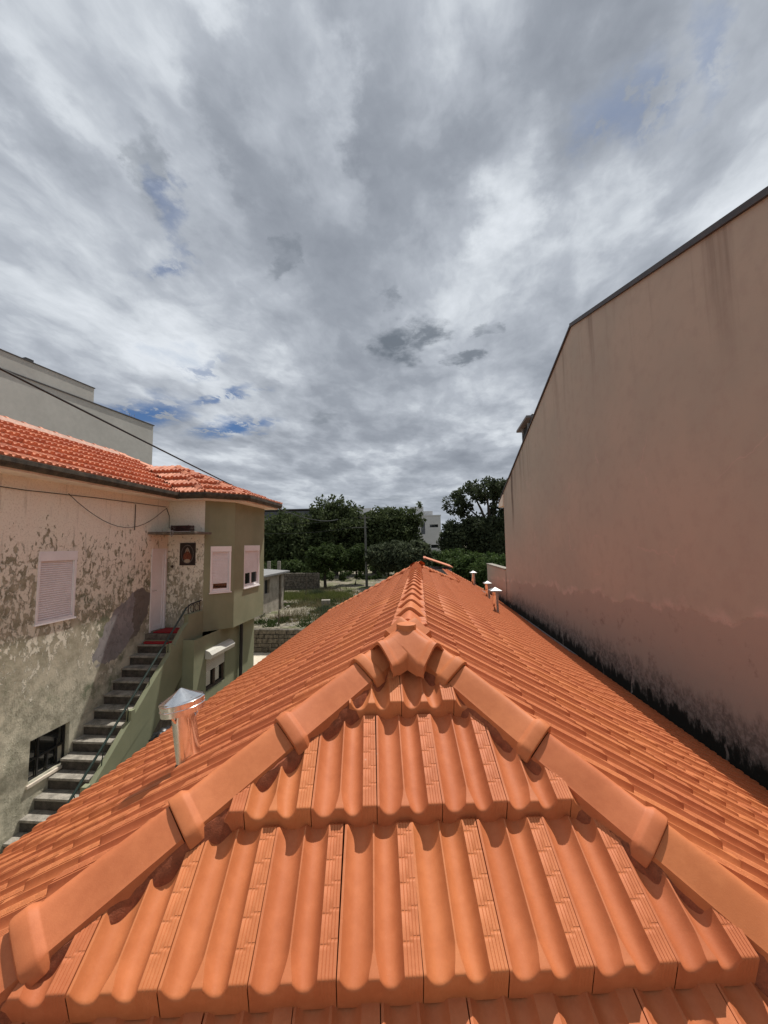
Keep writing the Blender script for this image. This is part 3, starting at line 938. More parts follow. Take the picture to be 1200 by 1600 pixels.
def window(parent, f, a0, a1, b0, b1, label, box=.14, shut=1.0, fw=.045, proud=.012, panes=2, sill=True):
    """roller-shutter window set in a hole; shut = share of the opening the shutter covers"""
    fr = MB()
    fr.fbox(f, a0, a0+fw, b0, b1-box, -.05, proud); fr.fbox(f, a1-fw, a1, b0, b1-box, -.05, proud)
    fr.fbox(f, a0+fw, a1-fw, b0, b0+fw, -.05, proud-.003)
    fo = fr.obj('window', M['white_pvc'], parent)
    if label: fo['label'] = label
    MB().fbox(f, a0-.003, a1+.003, b1-box+.001, b1, -.05, proud+.006).obj('shutter_box', M['white_pvc'], fo)
    o0, o1, p0, p1 = a0+fw, a1-fw, b0+fw, b1-box
    sb = p1-(p1-p0)*shut
    sm = MB(); shutter_mesh(sm, f, o0, o1, sb, p1, -.028); sm.obj('shutter', M['shutter'], fo)
    if shut < 1:
        MB().fbox(f, o0, o1, sb-.02, sb, -.042, -.018).obj('shutter_rail', M['white_pvc'], fo)
        w = (o1-o0)/panes
        for k in range(panes):
            x0, x1 = o0+k*w, o0+(k+1)*w
            MB().fbox(f, x0+.035, x1-.035, p0+.04, sb+.05, -.049, -.046).obj('pane', M['dark_glass'], fo)
            s = MB(); s.fbox(f, x0, x0+.038, p0, sb+.04, -.049, -.031); s.fbox(f, x1-.038, x1, p0, sb+.04, -.049, -.031); s.fbox(f, x0+.038, x1-.038, p0, p0+.045, -.049, -.033)
            s.obj('sash', M['white_pvc'], fo)
    if sill: MB().fbox(f, a0-.02, a1+.02, b0-.03, b0-.002, -.05, .035).obj('sill', M['white_pvc'], fo)
    return fo


# ------------------------------------------------------------------ the old house on the left
XM = -6.35
lh = thing('peeling_house', (XM-2, 8, GZ), 'old two-storey house with peeling cream plaster, olive green bay and salmon tile roof', 'house')
P1 = Vector((-5.387, 9.25, 0)); P2 = Vector((-4.855, 9.78, 0))
ZB = -2.09; ZT = 1.16
def make_left_house():
    f_main = frame_fn((XM, 0, 0), (0, 1, 0), (1, 0, 0))
    mb = MB()
    hw = (5.915, 6.64, -1.235, -.035); hd = (8.655, 9.215, -1.985, -.02); hl = (5.965, 6.675, -3.77, -3.10)
    wall_panel(mb, f_main, (-4, 9.25), (GZ, ZT+.15), [hw, hd], .055)
    mb.V, mb.F = [], []
    wall_panel(mb, f_main, (-4, 5.5), (GZ, ZT+.15), [], .05)
    wall_panel(mb, f_main, (5.5, 9.25), (-2.5, ZT+.15), [hw, hd], .055)
    wall_panel(mb, f_main, (5.5, 9.25), (GZ, -2.5), [hl], .11)
    mb.box(XM-4, XM-.2, -4, 13, GZ, 1.0)
    # return wall of the porch
    f_ret = frame_fn((XM, 9.25, 0), (1, 0, 0), (0, -1, 0))
    wall_panel(mb, f_ret, (0, P1.x-XM), (GZ, ZT+.15), [], .05)
    mb.obj('wall', M['peeling'], lh)
    # green bay: chamfer and long side
    g = MB()
    f_ch = frame_fn(P1, (1, 1, 0), (1, -1, 0)); lch = (P2-P1).length
    w1 = (.155, .665, -1.15, .015)
    wall_panel(g, f_ch, (0, lch), (ZB, ZT+.1), [w1], .06)
    f_sd = frame_fn((P2.x, 0, 0), (0, 1, 0), (1, 0, 0))
    w2 = (10.34, 11.36, -1.145, .03)
    wall_panel(g, f_sd, (P2.y, 11.72), (ZB, ZT+.1), [w2], .06)
    g.add([(P2.x, 11.72, ZB), (P2.x-2, 11.72, ZB), (P2.x-2, 11.72, ZT+.1), (P2.x, 11.72, ZT+.1)], [(0, 1, 2, 3)])
    g.add([(XM, 9.25, ZB), tuple(P1+Vector((0, 0, ZB))), tuple(P2+Vector((0, 0, ZB))), (P2.x, 11.72, ZB), (XM, 11.72, ZB)], [(0, 1, 2, 3, 4)])
    g.obj('bay', M['green'], lh)
    # ground floor below the bay
    f_lo = frame_fn((-5.10, 0, 0), (0, 1, 0), (1, 0, 0))
    lo = MB()
    w3 = (8.97, 9.86, -3.42, -2.52)
    wall_panel(lo, f_lo, (8.45, 11.62), (GZ, ZB+.002), [w3], .09)
    lo.add([(-5.10, 11.62, GZ), (-7, 11.62, GZ), (-7, 11.62, ZB), (-5.10, 11.62, ZB)], [(0, 1, 2, 3)])
    lo.add([(-5.10, 8.45, GZ), (-6.3, 8.45, GZ), (-6.3, 8.45, ZB), (-5.10, 8.45, ZB)], [(0, 3, 2, 1)])
    lo.obj('ground_floor', M['green'], lh)
    # windows and doors
    window(lh, f_main, *hw, 'white window with its roller shutter fully down', box=.165, shut=1.0, fw=.04, sill=True)
    window(lh, f_ch, *w1, 'white window with its shutter nearly down', box=.14, shut=.80, fw=.045, panes=1)
    window(lh, f_sd, *w2, 'white window with its shutter half down', box=.16, shut=.62, fw=.05, panes=2)
    # ground-floor window with a pale shutter box
    wl = MB(); wl.fbox(f_lo, w3[0], w3[0]+.04, w3[2], w3[3], -.08, -.03); wl.fbox(f_lo, w3[1]-.04, w3[1], w3[2], w3[3], -.08, -.03); wl.fbox(f_lo, w3[0]+.04, w3[1]-.04, w3[2], w3[2]+.05, -.08, -.033)
    wl.fbox(f_lo, (w3[0]+w3[1])/2-.03, (w3[0]+w3[1])/2+.03, w3[2]+.05, -3.0, -.08, -.035)
    wo = wl.obj('window', M['wood'], lh)
    sm = MB(); shutter_mesh(sm, f_lo, w3[0]+.01, w3[1]-.01, -2.98, w3[3], -.012, .04); sm.obj('shutter', M['grey_shutter'], wo)
    MB().fbox(f_lo, w3[0]+.04, w3[1]-.04, w3[2]+.05, -2.9, -.086, -.082).obj('pane', M['dark_glass'], wo)
    bx = MB(); a, b = w3[0]-.06, w3[1]+.20
    bx.prism([f_lo(a, -2.64, .002), f_lo(a, -2.64, .15), f_lo(a, -2.55, .17), f_lo(a, -2.47, .10), f_lo(a, -2.44, .002)], Vector((0, b-a, 0)))
    bx.obj('shutter_box', M['grey_shutter'], wo)
    # barred cellar window by the stairs
    cw = MB()
    a0, a1, b0, b1 = hl
    for x in (a0+.0, a0+.20, a1-.03): cw.fbox(f_main, x, x+.028, b0, b1, -.10, -.075)
    for z in (b0, b0+.30, b1-.028): cw.fbox(f_main, a0, a1, z, z+.028, -.104, -.078)
    cw.fbox(f_main, a0+.38, a0+.405, b0, b0+.30, -.10, -.076); cw.fbox(f_main, a0+.55, a0+.575, b0, b0+.45, -.10, -.076)
    co = cw.obj('window', M['black_metal'], lh); co['label'] = 'dark iron-framed cellar window beside the stairs'
    for (x0, x1, z0, z1) in ((a0+.03, a0+.2, b0+.03, b0+.3), (a0+.23, a0+.38, b0+.03, b0+.3), (a0+.41, a0+.55, b0+.03, b0+.3), (a0+.03, a0+.2, b0+.33, b1-.03), (a0+.23, a1-.03, b0+.33, b1-.03)):
        MB().fbox(f_main, x0, x1, z0, z1, -.106, -.1035).obj('pane', M['dark_glass'], co)
    MB().fbox(f_main, a0-.03, a1+.04, b0-.05, b0-.003, -.1, .03).obj('sill', M['soffit'], co)
    # front door
    a0, a1, b0, b1 = hd
    d = MB(); d.fbox(f_main, a0, a0+.05, b0, b1, -.05, .014); d.fbox(f_main, a1-.06, a1, b0, b1, -.05, .014); d.fbox(f_main, a0+.05, a1-.06, b1-.06, b1, -.05, .0135)
    do = d.obj('door_frame', M['white_pvc'], lh)
    lf = MB(); lf.fbox(f_main, a0+.052, a1-.062, b0+.02, b1-.062, -.045, -.02)
    lf.fbox(f_main, a0+.052, a0+.11, b0+.02, b1-.062, -.02, -.008); lf.fbox(f_main, a1-.12, a1-.062, b0+.02, b1-.062, -.02, -.008)
    lf.fbox(f_main, a0+.11, a1-.12, b1-.13, b1-.062, -.02, -.009); lf.fbox(f_main, a0+.11, a1-.12, b0+.02, b0+.12, -.02, -.009); lf.fbox(f_main, a0+.11, a1-.12, -1.12, -1.05, -.02, -.0095)
    dd = lf.obj('door', M['white_pvc'], lh)
    MB().tube([f_main(a0+.08, -1.02, -.005), f_main(a0+.08, -1.02, .04), f_main(a0+.17, -1.02, .04)], .010, 8).obj('handle', M['steel'], dd, 40)
    # porch slab
    MB().box(XM, -5.2, 8.50, 9.25, .315, .37).obj('door_canopy', M['concrete_dark'], lh, bevel=.006)
    # house bell
    MB().lathe([(.0, .03), (.03, .03), (.035, 0)], 16, Matrix.Translation((-6.22, 9.25, -.48)) @ Matrix.Rotation(R(90), 4, 'X')).obj('lamp_socket', M['wood'], lh, 40)
    # drainpipe
    MB().tube([(-5.03, 10.62, ZB), (-5.03, 10.62, GZ+.02)], .045, 12).obj('drainpipe', M['black_metal'], lh, 60)
    # eaves: soffit and gutter follow the wall line
    line = [Vector((-5.95, -4, 0)), Vector((-5.95, 8.95, 0)), Vector((-5.26, 8.95, 0)), Vector((-4.50, 9.71, 0)), Vector((-4.50, 12.0, 0)), Vector((-5.95, 12.0, 0))]
    so = MB()
    so.box(XM-.1, -5.96, -4, 9.2, 1.17, 1.22)
    so.prism([(XM-.1, 8.97, 1.171), (-5.27, 8.97, 1.171), (-4.52, 9.72, 1.171), (-4.52, 11.98, 1.171), (XM-.1, 11.98, 1.171)], (0, 0, .05))
    so.obj('soffit', M['soffit'], lh)
    gt = MB()
    for p, q in zip(line, line[1:]):
        t = (q-p).normalized(); o = Vector((t.y, -t.x, 0))
        prof = [(-.01, 1.22), (-.01, 1.335), (.015, 1.335), (.03, 1.31), (.085, 1.31), (.10, 1.34), (.112, 1.335), (.112, 1.27), (.075, 1.215), (.02, 1.20)]
        e = t*.04
        gt.prism([p-e+o*a+Vector((0, 0, b)) for a, b in prof], (q-p)+e*2)
    gt.obj('gutter', M['gutter'], lh)
    # roof
    ez = 1.33; pt = .52; ex = -5.95
    rx, rz = -8.65, ez+pt*(8.65-5.95)
    RE = Vector((rx, 10.19, rz)); V0 = Vector((-7.55, 10.0, ez+pt*(7.55-5.95))); A = Vector((-6.56, 10.0, V0.z)); HB = Vector((-7.3, 11.6, ez+pt*1.35))
    E0, E1, E2, E3 = [Vector((p.x, p.y, ez)) for p in line[1:5]]
    dz = Vector((0, 0, -.02))
    V = []; F = []
    def poly(ps):
        b = len(V); V.extend([p+dz for p in ps]); F.append(tuple(range(b, b+len(ps))))
    poly([Vector((ex, -4, ez)), E0, V0, HB, RE, Vector((rx, -4, rz))])
    poly([RE, HB, Vector((rx-1.4, 11.6, HB.z))])
    poly([Vector((rx, -4, rz)), RE, Vector((-11.3, 11, ez)), Vector((-11.3, -4, ez))])
    poly([E0, E1, A, V0]); poly([E1, E2, A]); poly([E2, E3, A]); poly([E3, Vector((ex, 12.0, ez)), V0, A])
    roof = place(bpy.data.objects.new('roof', mesh_from('roof', V, F, M['clay_old'])), lh)
    lst = []
    fm = plane_frame((0, 1, 0), (-1, 0, 0), pt)
    org = Vector((ex+.05, 0, ez-.02))+fm[1]*(9*TE*1.1)
    val = (V0-E0); nv = val.cross(Vector((0, 0, 1))).normalized()
    if (Vector((-8, 2, 0))-E0).dot(nv) < 0: nv = -nv
    def in_main(c, q):
        if c.x < rx+.1: return False
        if c.y > 10.0: return c.x < -7.6 and (c.y-10.19) < (c.x-rx)*1.0
        return True
    lay_tiles(roof, TILE_OLD, fm, org, (0, 10), (6, 58), in_main, [(E0, nv)], lst, near=0, stagger=False, sc=1.1)
    def bay(Ea, Eb, top_pts):
        e = (Eb-Ea).normalized(); up = Vector((-e.y, e.x, 0)); h = (A-Ea).dot(up)
        sl = (A.z-ez)/h
        fr = plane_frame(e, up, sl)
        n_rows = int((A-Ea).length/TE)+2
        cuts = []
        for (p, q2) in top_pts:
            nn = (q2-p).cross(Vector((0, 0, 1))).normalized(); cen = (Ea+Eb)/2+up*.05
            if (cen-p).dot(nn) < 0: nn = -nn
            cuts.append((p, nn))
        k0 = int(h*math.hypot(1, sl)/(TE*1.1))
        lay_tiles(roof, TILE_OLD, fr, Ea-up*.05+Vector((0, 0, -.02))+fr[1]*(k0*TE*1.1), (0, k0+1), (-14, 22), lambda c, q: c.z < A.z+.05, cuts, lst, near=0, stagger=False, sc=1.1)
    bay(E0, E1, [(E0, V0), (E1, A)]); bay(E1, E2, [(E1, A), (E2, A)]); bay(E2, E3, [(E2, A), (E3, A)])
    finish_tiles(roof, TILE_OLD, lst, 'tile_field', M['clay_old'])
    lay_caps(roof, CAP_OLD, E1, A, .25, .37, .02); lay_caps(roof, CAP_OLD, E2, A, .25, .37, .02); lay_caps(roof, CAP_OLD, A, V0, .1, .37, .0)
    lay_caps(roof, CAP_OLD, Vector((rx, 4, rz)), RE, .1, .37, .0)
    lay_caps(roof, CAP_OLD, HB, RE, .2, .37, .0)
    rb = MB().prism([(rx+.17, -4, rz-.10), (rx+.12, -4, rz+.02), (rx, -4, rz+.05), (rx-.17, -4, rz-.10)], (0, 14.1, 0))
    rb.obj('mortar_bed', M['mortar_white'], roof)
    # ---- outside stair with green parapet
    st = MB(); st.box(XM, -5.47, 8.53, 9.25, -2.42, -1.985)
    sto = st.obj('staircase', M['concrete_dark'], lh)
    ny = 13
    for k in range(ny+1):
        y1 = 8.53-.2215*(k-1)+.0; z = -2.155-.188*k
        y1 = 8.53-.2215*k
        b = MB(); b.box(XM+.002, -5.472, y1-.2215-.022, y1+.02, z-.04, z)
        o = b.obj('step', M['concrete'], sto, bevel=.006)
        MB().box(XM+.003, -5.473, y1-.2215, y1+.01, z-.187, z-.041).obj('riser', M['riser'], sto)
    body = MB().prism([(XM+.004, 8.52, -2.36), (XM+.004, 8.52-.2215*14, GZ), (XM+.004, 8.52, GZ)], (-5.474-XM-.004, 0, 0)); body.obj('stair_body', M['concrete_dark'], sto)
    pr = MB()
    top = [(9.24, -1.555), (8.62, -1.555), (8.62, -1.74), (8.43, -1.86)]
    # stepped blocks along the sloping parapet
    y, z = 8.43, -1.90
    def slope_z(yy): return -1.90-(8.43-yy)*.848
    for yb in (8.02, 6.93, 6.0, 5.1):
        top += [(yb+.10, slope_z(yb+.10)), (yb+.10, slope_z(yb)+.17), (yb, slope_z(yb)+.17), (yb, slope_z(yb))]
    top += [(4.75, slope_z(4.75)), (4.75, GZ), (6.1, GZ), (8.93, -2.43), (9.24, -2.43)]
    pr.prism([(-5.47, a, b) for a, b in top], (.10, 0, 0))
    pr.obj('parapet', M['green'], sto)
    hr = MB()
    pts = [(-5.44, 8.66, -1.40), (-5.44, 7.9, -2.06), (-5.44, 6.95, -2.87), (-5.44, 5.6, -4.02), (-5.44, 4.9, -4.62)]
    hr.tube(pts, .021, 8)
    for yy in (8.0, 7.45, 6.9, 6.35, 5.85, 5.3):
        zz = -1.40-(8.66-yy)*.856
        hr.tube([(-5.44, yy, zz), (-5.43, yy+.03, zz-.10), (-5.43, yy+.01, zz-.28)], .009, 6)
    hr.obj('handrail', M['green_rail'], sto, 60)
    ir = MB(); ir.tube([(-5.42, 8.64, -1.40), (-5.42, 8.80, -1.34), (-5.42, 9.22, -1.32)], .017, 8)
    for yy in (8.70, 8.92, 9.16): ir.tube([(-5.42, yy, -1.56), (-5.42, yy, -1.335)], .010, 6)
    for c in (8.86, 9.04):
        ir.tube([(-5.42, c+.075*math.cos(t), -1.45+.085*math.sin(t)) for t in np.linspace(.3, 5.4, 14)], .008, 6)
    ir.obj('landing_railing', M['black_metal'], sto, 60)
    # cables stapled under the eave
    cb = MB()
    cb.tube([(XM+.02, 3.5, .98), (XM+.02, 5.6, .96), (XM+.02, 7.0, 1.00), (XM+.02, 9.1, 1.02)], .007, 6)
    sag = []
    for i in range(15):
        t = i/14; yy = 6.35+t*2.75; sag.append((XM+.05, yy, 1.0-.60*math.sin(math.pi*min(1, t*1.02))**.9*(.85+.15*t)+.0*t))
    cb.tube(sag, .006, 6)
    cb.tube([(XM+.02, 8.05, .98), (XM+.02, 8.05, .40)], .008, 6)
    cb.tube([(XM+.02, 9.12, .98), (XM+.04, 9.2, .8), (XM+.04, 9.21, .5), (-6.0, 9.22, .42)], .008, 6)
    cb.obj('wall_cable', M['wire'], lh)
make_left_house()

# things on the porch
def picture():
    t = thing('wall_picture', (-5.81, 9.249, -.17), 'dark framed devotional tile picture with a veiled figure in an oval', 'picture')
    f = frame_fn((-6.02, 9.248, -.45), (1, 0, 0), (0, -1, 0)); W, H = .41, .56
    MB().fbox(f, 0, W, 0, H, 0, .018).obj('board', mat_plain('picture_dark', (.020, .014, .012), .35, noise=.3, scale=14, bump=.0), t)
    def oval(cx, cy, rx, ry, c, n=28): return [f(cx+rx*math.cos(2*math.pi*k/n), cy+ry*math.sin(2*math.pi*k/n), c) for k in range(n)]
    ring = MB(); a = oval(W/2, H*.5, .165, .235, .0205); b = oval(W/2, H*.5, .148, .215, .0205); n = len(a)
    ring.add(a+b, [(i, (i+1) % n, n+(i+1) % n, n+i) for i in range(n)]); ring.obj('oval_border', mat_plain('picture_grey', (.14, .125, .12), .4, noise=.5, scale=40, bump=0), t)
    robe = MB(); robe.add([f(W/2+x, H*.5+y, .0215) for x, y in ((-.115, -.10), (-.10, -.02), (-.06, .05), (0, .10), (.06, .05), (.10, -.02), (.115, -.10), (.07, -.15), (-.07, -.15))], [tuple(range(9))])
    robe.obj('robe', mat_plain('picture_rust', (.20, .055, .025), .4, noise=.6, scale=30, bump=0), t)
    veil = MB(); veil.add([f(W/2+x, H*.5+y, .0225) for x, y in ((-.07, .02), (-.045, .12), (0, .175), (.045, .12), (.07, .02), (.04, .06), (0, .10), (-.04, .06))], [tuple(range(8))])
    veil.obj('veil', mat_plain('picture_pale', (.30, .26, .22), .4, noise=.5, scale=40, bump=0), t)
    MB().add(oval(W/2, H*.5-.17, .08, .045, .0225, 18), [tuple(range(18))]).obj('cloud', mat_plain('picture_cream', (.42, .36, .27), .4, noise=.4, scale=40, bump=0), t)
    MB().add(oval(W/2, H*.5+.085, .022, .03, .0232, 14), [tuple(range(14))]).obj('face', mat_plain('picture_skin', (.33, .2, .13), .4, noise=.3, scale=40, bump=0), t)
picture()

def crate():
    t = thing('slatted_crate', (-5.75, 8.9, .372), 'dark maroon slatted crate on the concrete slab above the door', 'crate')
    x0, x1, y0, y1, z = -5.98, -5.52, 8.78, 9.02, .372
    MB().box(x0+.02, x1-.02, y0+.015, y1-.015, z, z+.012).obj('base', M['crate'], t)
    for k in range(4):
        q = z+.016+.038*k
        s = MB(); s.box(x0, x1, y0, y0+.012, q, q+.027); s.box(x0, x1, y1-.012, y1, q, q+.027); s.box(x0, x0+.012, y0+.012, y1-.012, q, q+.027); s.box(x1-.012, x1, y0+.012, y1-.012, q, q+.027)
        s.obj('slat', M['crate'], t)
    for x in (x0+.013, x1-.027):
        for y in (y0+.013, y1-.027): MB().box(x, x+.014, y, y+.014, z+.012, z+.165).obj('post', M['crate'], t)
crate()
wire_roll = MB().tube([(-5.75+.03*math.cos(a), 8.49, .34+.07*math.sin(a)*(1+.2*math.sin(3*a))) for a in np.linspace(0, 6, 18)], .007, 6).tube([(-6.33, 8.495, .375), (-5.3, 8.495, .37)], .007, 6)
tag(wire_roll.obj('porch_wire', M['lead'], None), 'pale wire loop hanging from the edge of the porch slab', 'wire')

def door_mat():
    V = []
    pts = [(-6.30, 8.42), (-6.28, 8.34), (-6.2, 8.30), (-5.6, 8.30), (-5.52, 8.34), (-5.50, 8.42), (-5.50, 8.52)]
    mb = MB().prism([(x, y, -2.151) for x, y in [(-6.28, 8.525), (-6.26, 8.36), (-6.2, 8.315), (-5.6, 8.315), (-5.53, 8.36), (-5.51, 8.525)]], (0, 0, .035))
    tag(mb.obj('door_mat', M['red_mat'], None, bevel=.006), 'red rubber mat with rounded corners on the top stair', 'mat')
    mb = MB().box(-6.22, -5.56, 8.62, 9.1, -1.983, -1.95)
    tag(mb.obj('door_mat', M['red_mat'], None, bevel=.006), 'dark red mat on the landing in front of the white door', 'mat')
door_mat()

def bag():
    bm = bmesh.new(); bmesh.ops.create_icosphere(bm, subdivisions=4, radius=.27)
    for v in bm.verts:
        n = v.co.normalized(); v.co *= 1+.10*math.sin(n.x*9+n.z*5)+.07*math.sin(n.y*13-n.x*4)+.04*math.sin(n.z*23+n.x*17)
        v.co.z *= .8
        if v.co.z < -.17: v.co.z = -.17
    me = bpy.data.meshes.new('rubbish_bag'); bm.to_mesh(me); bm.free(); me.materials.append(M['black_bag'])
    me.polygons.foreach_set('use_smooth', [True]*len(me.polygons))
    o = place(bpy.data.objects.new('rubbish_bag', me), None, Matrix.Translation((-4.95, 7.35, -3.72)))
    tag(o, 'black plastic cover heaped between the stair parapet and the roof', 'bag')
    t = MB().box(-5.25, -4.6, 6.9, 7.8, GZ, -3.89).obj('storage_box', M['concrete_dark'], None, bevel=.02)
    tag(t, 'low concrete box in the passage below the stair', 'box')
bag()

# ------------------------------------------------------------------ the brown house on the right
rh = thing('brown_gable_house', (6, 9, GZ), 'tall windowless brown gable wall of the house on the right', 'house')
def make_right_house():
    x0, x1 = XWALL, 10.0; k = x0/3.4
    G = [(-3.0, GZ), (15.75*k, GZ), (15.62*k, 2.00*k), (8.337*k, 4.66*k), (3.728*k, 3.34*k), (-3.0, 1.42*k)]
    MB().prism([(x0, a, b) for a, b in G], (x1-x0, 0, 0)).obj('wall', M['terracotta'], rh)
    # roof slabs with a thin dark edge overhanging the gable
    def slab(p, q, th0, th1):
        (ya, za), (yb, zb) = p, q
        mb = MB(); xo = x0-.05
        mb.hexa([(xo, ya, za), (x1+.2, ya, za), (x1+.2, yb, zb), (xo, yb, zb), (xo, ya, za+th0), (x1+.2, ya, za+th0), (x1+.2, yb, zb+th1), (xo, yb, zb+th1)])
        return mb
    z8 = 4.66*k
    r1 = slab((8.337*k, z8), (-3.0, 1.42*k), .10, .10).obj('roof', M['grey_cap'], rh)
    slab((8.337*k+.002, z8), (16.55*k, 2.00*k-.93*k*.36), .055, .055).obj('roof', M['grey_cap'], rh)
    # boxed eave at the far end
    MB().prism([(x0-.04, 15.63*k, 1.93*k), (x0-.04, 16.50*k, 1.62*k), (x0-.04, 16.50*k, 1.48*k), (x0-.04, 15.63*k, 1.48*k)], (1.2, 0, 0)).obj('boxed_eave', M['soffit'], rh)
    # chimney with a sloping slab
    ch = MB(); ch.box(4.62, 5.33, 16.11, 17.08, 2.8, 4.65)
    c = ch.obj('chimney', M['slate'], rh)
    MB().box(4.60, 4.619, 16.2, 17.0, 4.3, 4.64).obj('chimney_opening', M['dark_inside'], c)
    for y in (16.11, 16.98): MB().box(4.62, 5.33, y, y+.10, 4.65, 4.96).obj('chimney_pier', M['slate'], c)
    MB().box(4.68, 5.28, 16.22, 16.97, 4.65, 4.94).obj('chimney_opening', M['dark_inside'], c)
    MB().hexa([(4.49, 15.85, 5.11), (5.46, 15.85, 5.11), (5.46, 17.5, 4.95), (4.49, 17.5, 4.95), (4.49, 15.85, 5.20), (5.46, 15.85, 5.20), (5.46, 17.5, 5.04), (4.49, 17.5, 5.04)]).obj('chimney_slab', M['slate'], c)
    MB().lathe([(0, .17), (.08, .155), (.14, .10), (.155, -.06)], 20, Matrix.Translation((4.9, 16.2, 5.21))).obj('chimney_pot', M['black_metal'], c, 50)
make_right_house()
lw = thing('boundary_wall', (3.4, 17.6, GZ), 'stained brown boundary wall continuing beyond the brown gable', 'wall')
MB().box(4.28, 4.55, 15.75*XWALL/3.4+.002, 25.2, GZ, -1.35).obj('wall', M['terracotta'], lw)
MB().box(4.24, 4.6, 15.75*XWALL/3.4+.002, 25.24, -1.349, -1.29).obj('coping', M['concrete'], lw)

# ------------------------------------------------------------------ grey apartment block behind the old house
gb = thing('grey_apartment_block', (-18, 15, GZ), 'tall plain grey apartment block rising behind the salmon roof', 'building')
def make_grey():
    A = Vector((-15.0, 20.2, 0)); d = Vector((-.93, -7.34, 0)).normalized(); n = Vector((-d.y, d.x, 0))
    if n.x > 0: n = -n
    def blk(a, b, dep, z0, z1, off=0.0):
        p = A+d*a+n*off; q = A+d*b+n*off
        return [p+Vector((0, 0, z0)), q+Vector((0, 0, z0)), q+n*dep+Vector((0, 0, z0)), p+n*dep+Vector((0, 0, z0)), p+Vector((0, 0, z1)), q+Vector((0, 0, z1)), q+n*dep+Vector((0, 0, z1)), p+n*dep+Vector((0, 0, z1))]
    MB().hexa(blk(0, 24, 9, GZ, 6.95)).obj('wall', M['grey_render'], gb)
    MB().hexa(blk(-.05, 24, 9.1, 6.951, 7.0, -.04)).obj('coping', M['grey_cap'], gb)
    up = MB().hexa(blk(3.55, 24, 7, 7.0, 7.72, .06)).obj('upper_wall', M['grey_render'], gb)
    MB().hexa(blk(3.52, 24, 7.1, 7.721, 7.76, .03)).obj('coping', M['grey_cap'], up)
    MB().hexa(blk(6.15, 6.45, .3, 7.76, 7.90, .15)).obj('roof_vent', M['black_metal'], gb)
    an = MB()
    for s, h in ((1.0, .32), (1.15, .22), (1.3, .3), (2.9, .12)):
        p = A+d*s+n*.3; an.tube([p+Vector((0, 0, 6.99)), p+Vector((0, 0, 7.0+h))], .010, 5)
    an.obj('antenna', M['lead'], gb)
make_grey()

# ------------------------------------------------------------------ overhead wires and pole
def catenary(a, b, sag, n=24):
    a = Vector(a); b = Vector(b)
    return [a.lerp(b, t)+Vector((0, 0, -sag*4*t*(1-t))) for t in np.linspace(0, 1, n)]
POLE = Vector((-4.95, 36.0, TZ))
pl = thing('utility_pole', POLE, 'slim dark utility pole standing in front of the trees', 'pole')
MB().tube([POLE+Vector((0, 0, -.3)), POLE+Vector((-.12, 0, 6.75))], [.13, .085], 12).obj('shaft', M['pole'], pl, 60)
MB().box(POLE.x-1.35, POLE.x+.1, POLE.y-.05, POLE.y+.05, TZ+5.55, TZ+5.63).obj('bracket', M['pole'], pl)
MB().box(POLE.x-.6, POLE.x+.35, POLE.y-.04, POLE.y+.04, TZ+6.45, TZ+6.53).obj('crossarm', M['pole'], pl)
for x in (-.5, .25): MB().lathe([(0, .14), (.05, .13), (.035, .07), (.05, .02), (.04, 0)], 12, Matrix.Translation(POLE+Vector((x, 0, 6.53)))).obj('insulator', M['grey_cap'], pl, 50)
cbl = MB().tube(catenary((-5.3, 2.2, 2.52), (-5.3, 14.6, 1.39), .02)+catenary((-5.3, 14.6, 1.39), (-6.4, 30, 2.05), .25)[1:], .017, 8)
tag(cbl.obj('overhead_cable', M['wire']), 'thick black cable sloping across the sky past the grey block', 'cable')
for a, lab in (((POLE.x-1.3, 36, TZ+5.6), 'thin grey wire strung from the pole bracket towards the left'), ((POLE.x-.5, 36, TZ+6.6), 'thin wire from the pole crossarm into the left trees')):
    tag(MB().tube(catenary(a, (-26, 44, a[2]+1.0), .8), .012, 5).obj('thin_wire', M['wire']), lab, 'wire')

# ------------------------------------------------------------------ garden: walls, shed, far houses
def stone_wall(label, x0, x1, y, z0, z1, seed, dep=.4, name='stone_wall'):
    r = random.Random(seed)
    t = thing(name, ((x0+x1)/2, y, z0), label, 'wall')
    MB().box(x0, x1, y+.05, y+dep, z0, z1-.05).obj('core', M['concrete_dark'], t)
    z = z0
    base = []
    me = []
    for k in range(5):
        bm = bmesh.new(); bmesh.ops.create_cube(bm, size=1)
        for v in bm.verts: v.co = Vector((v.co.x*(1+r.uniform(-.14, .06)), v.co.y*(1+r.uniform(-.15, .1)), v.co.z*(1+r.uniform(-.14, .06))))
        bmesh.ops.bevel(bm, geom=list(bm.edges), offset=.09, segments=1, affect='EDGES')
        m = bpy.data.meshes.new('stone_mesh'); bm.to_mesh(m); bm.free(); m.materials.append(M['stone']); me.append(m)
    while z < z1-.06:
        h = r.uniform(.16, .27); x = x0
        if z+h > z1-.1: h = z1-z
        while x < x1-.05:
            w = min(r.uniform(.25, .55), x1-x)
            place(bpy.data.objects.new('stone', r.choice(me)), t, Matrix.Translation((x+w/2, y+.06+r.uniform(-.02, .02), z+h/2)) @ Matrix.Diagonal((w*.99, .26, h*.98, 1)))
            x += w
        z += h
stone_wall('low dark stone retaining wall between the pale yard and the garden', -10.4, -3.6, 18.05, GZ, TZ+.03, 3)
stone_wall('old rubble garden wall behind the shed and dry grass', -19.0, -8.9, 33.5, TZ-.05, TZ+1.55, 5, .5)
# block ends of the retaining wall
for k in range(4):
    pass

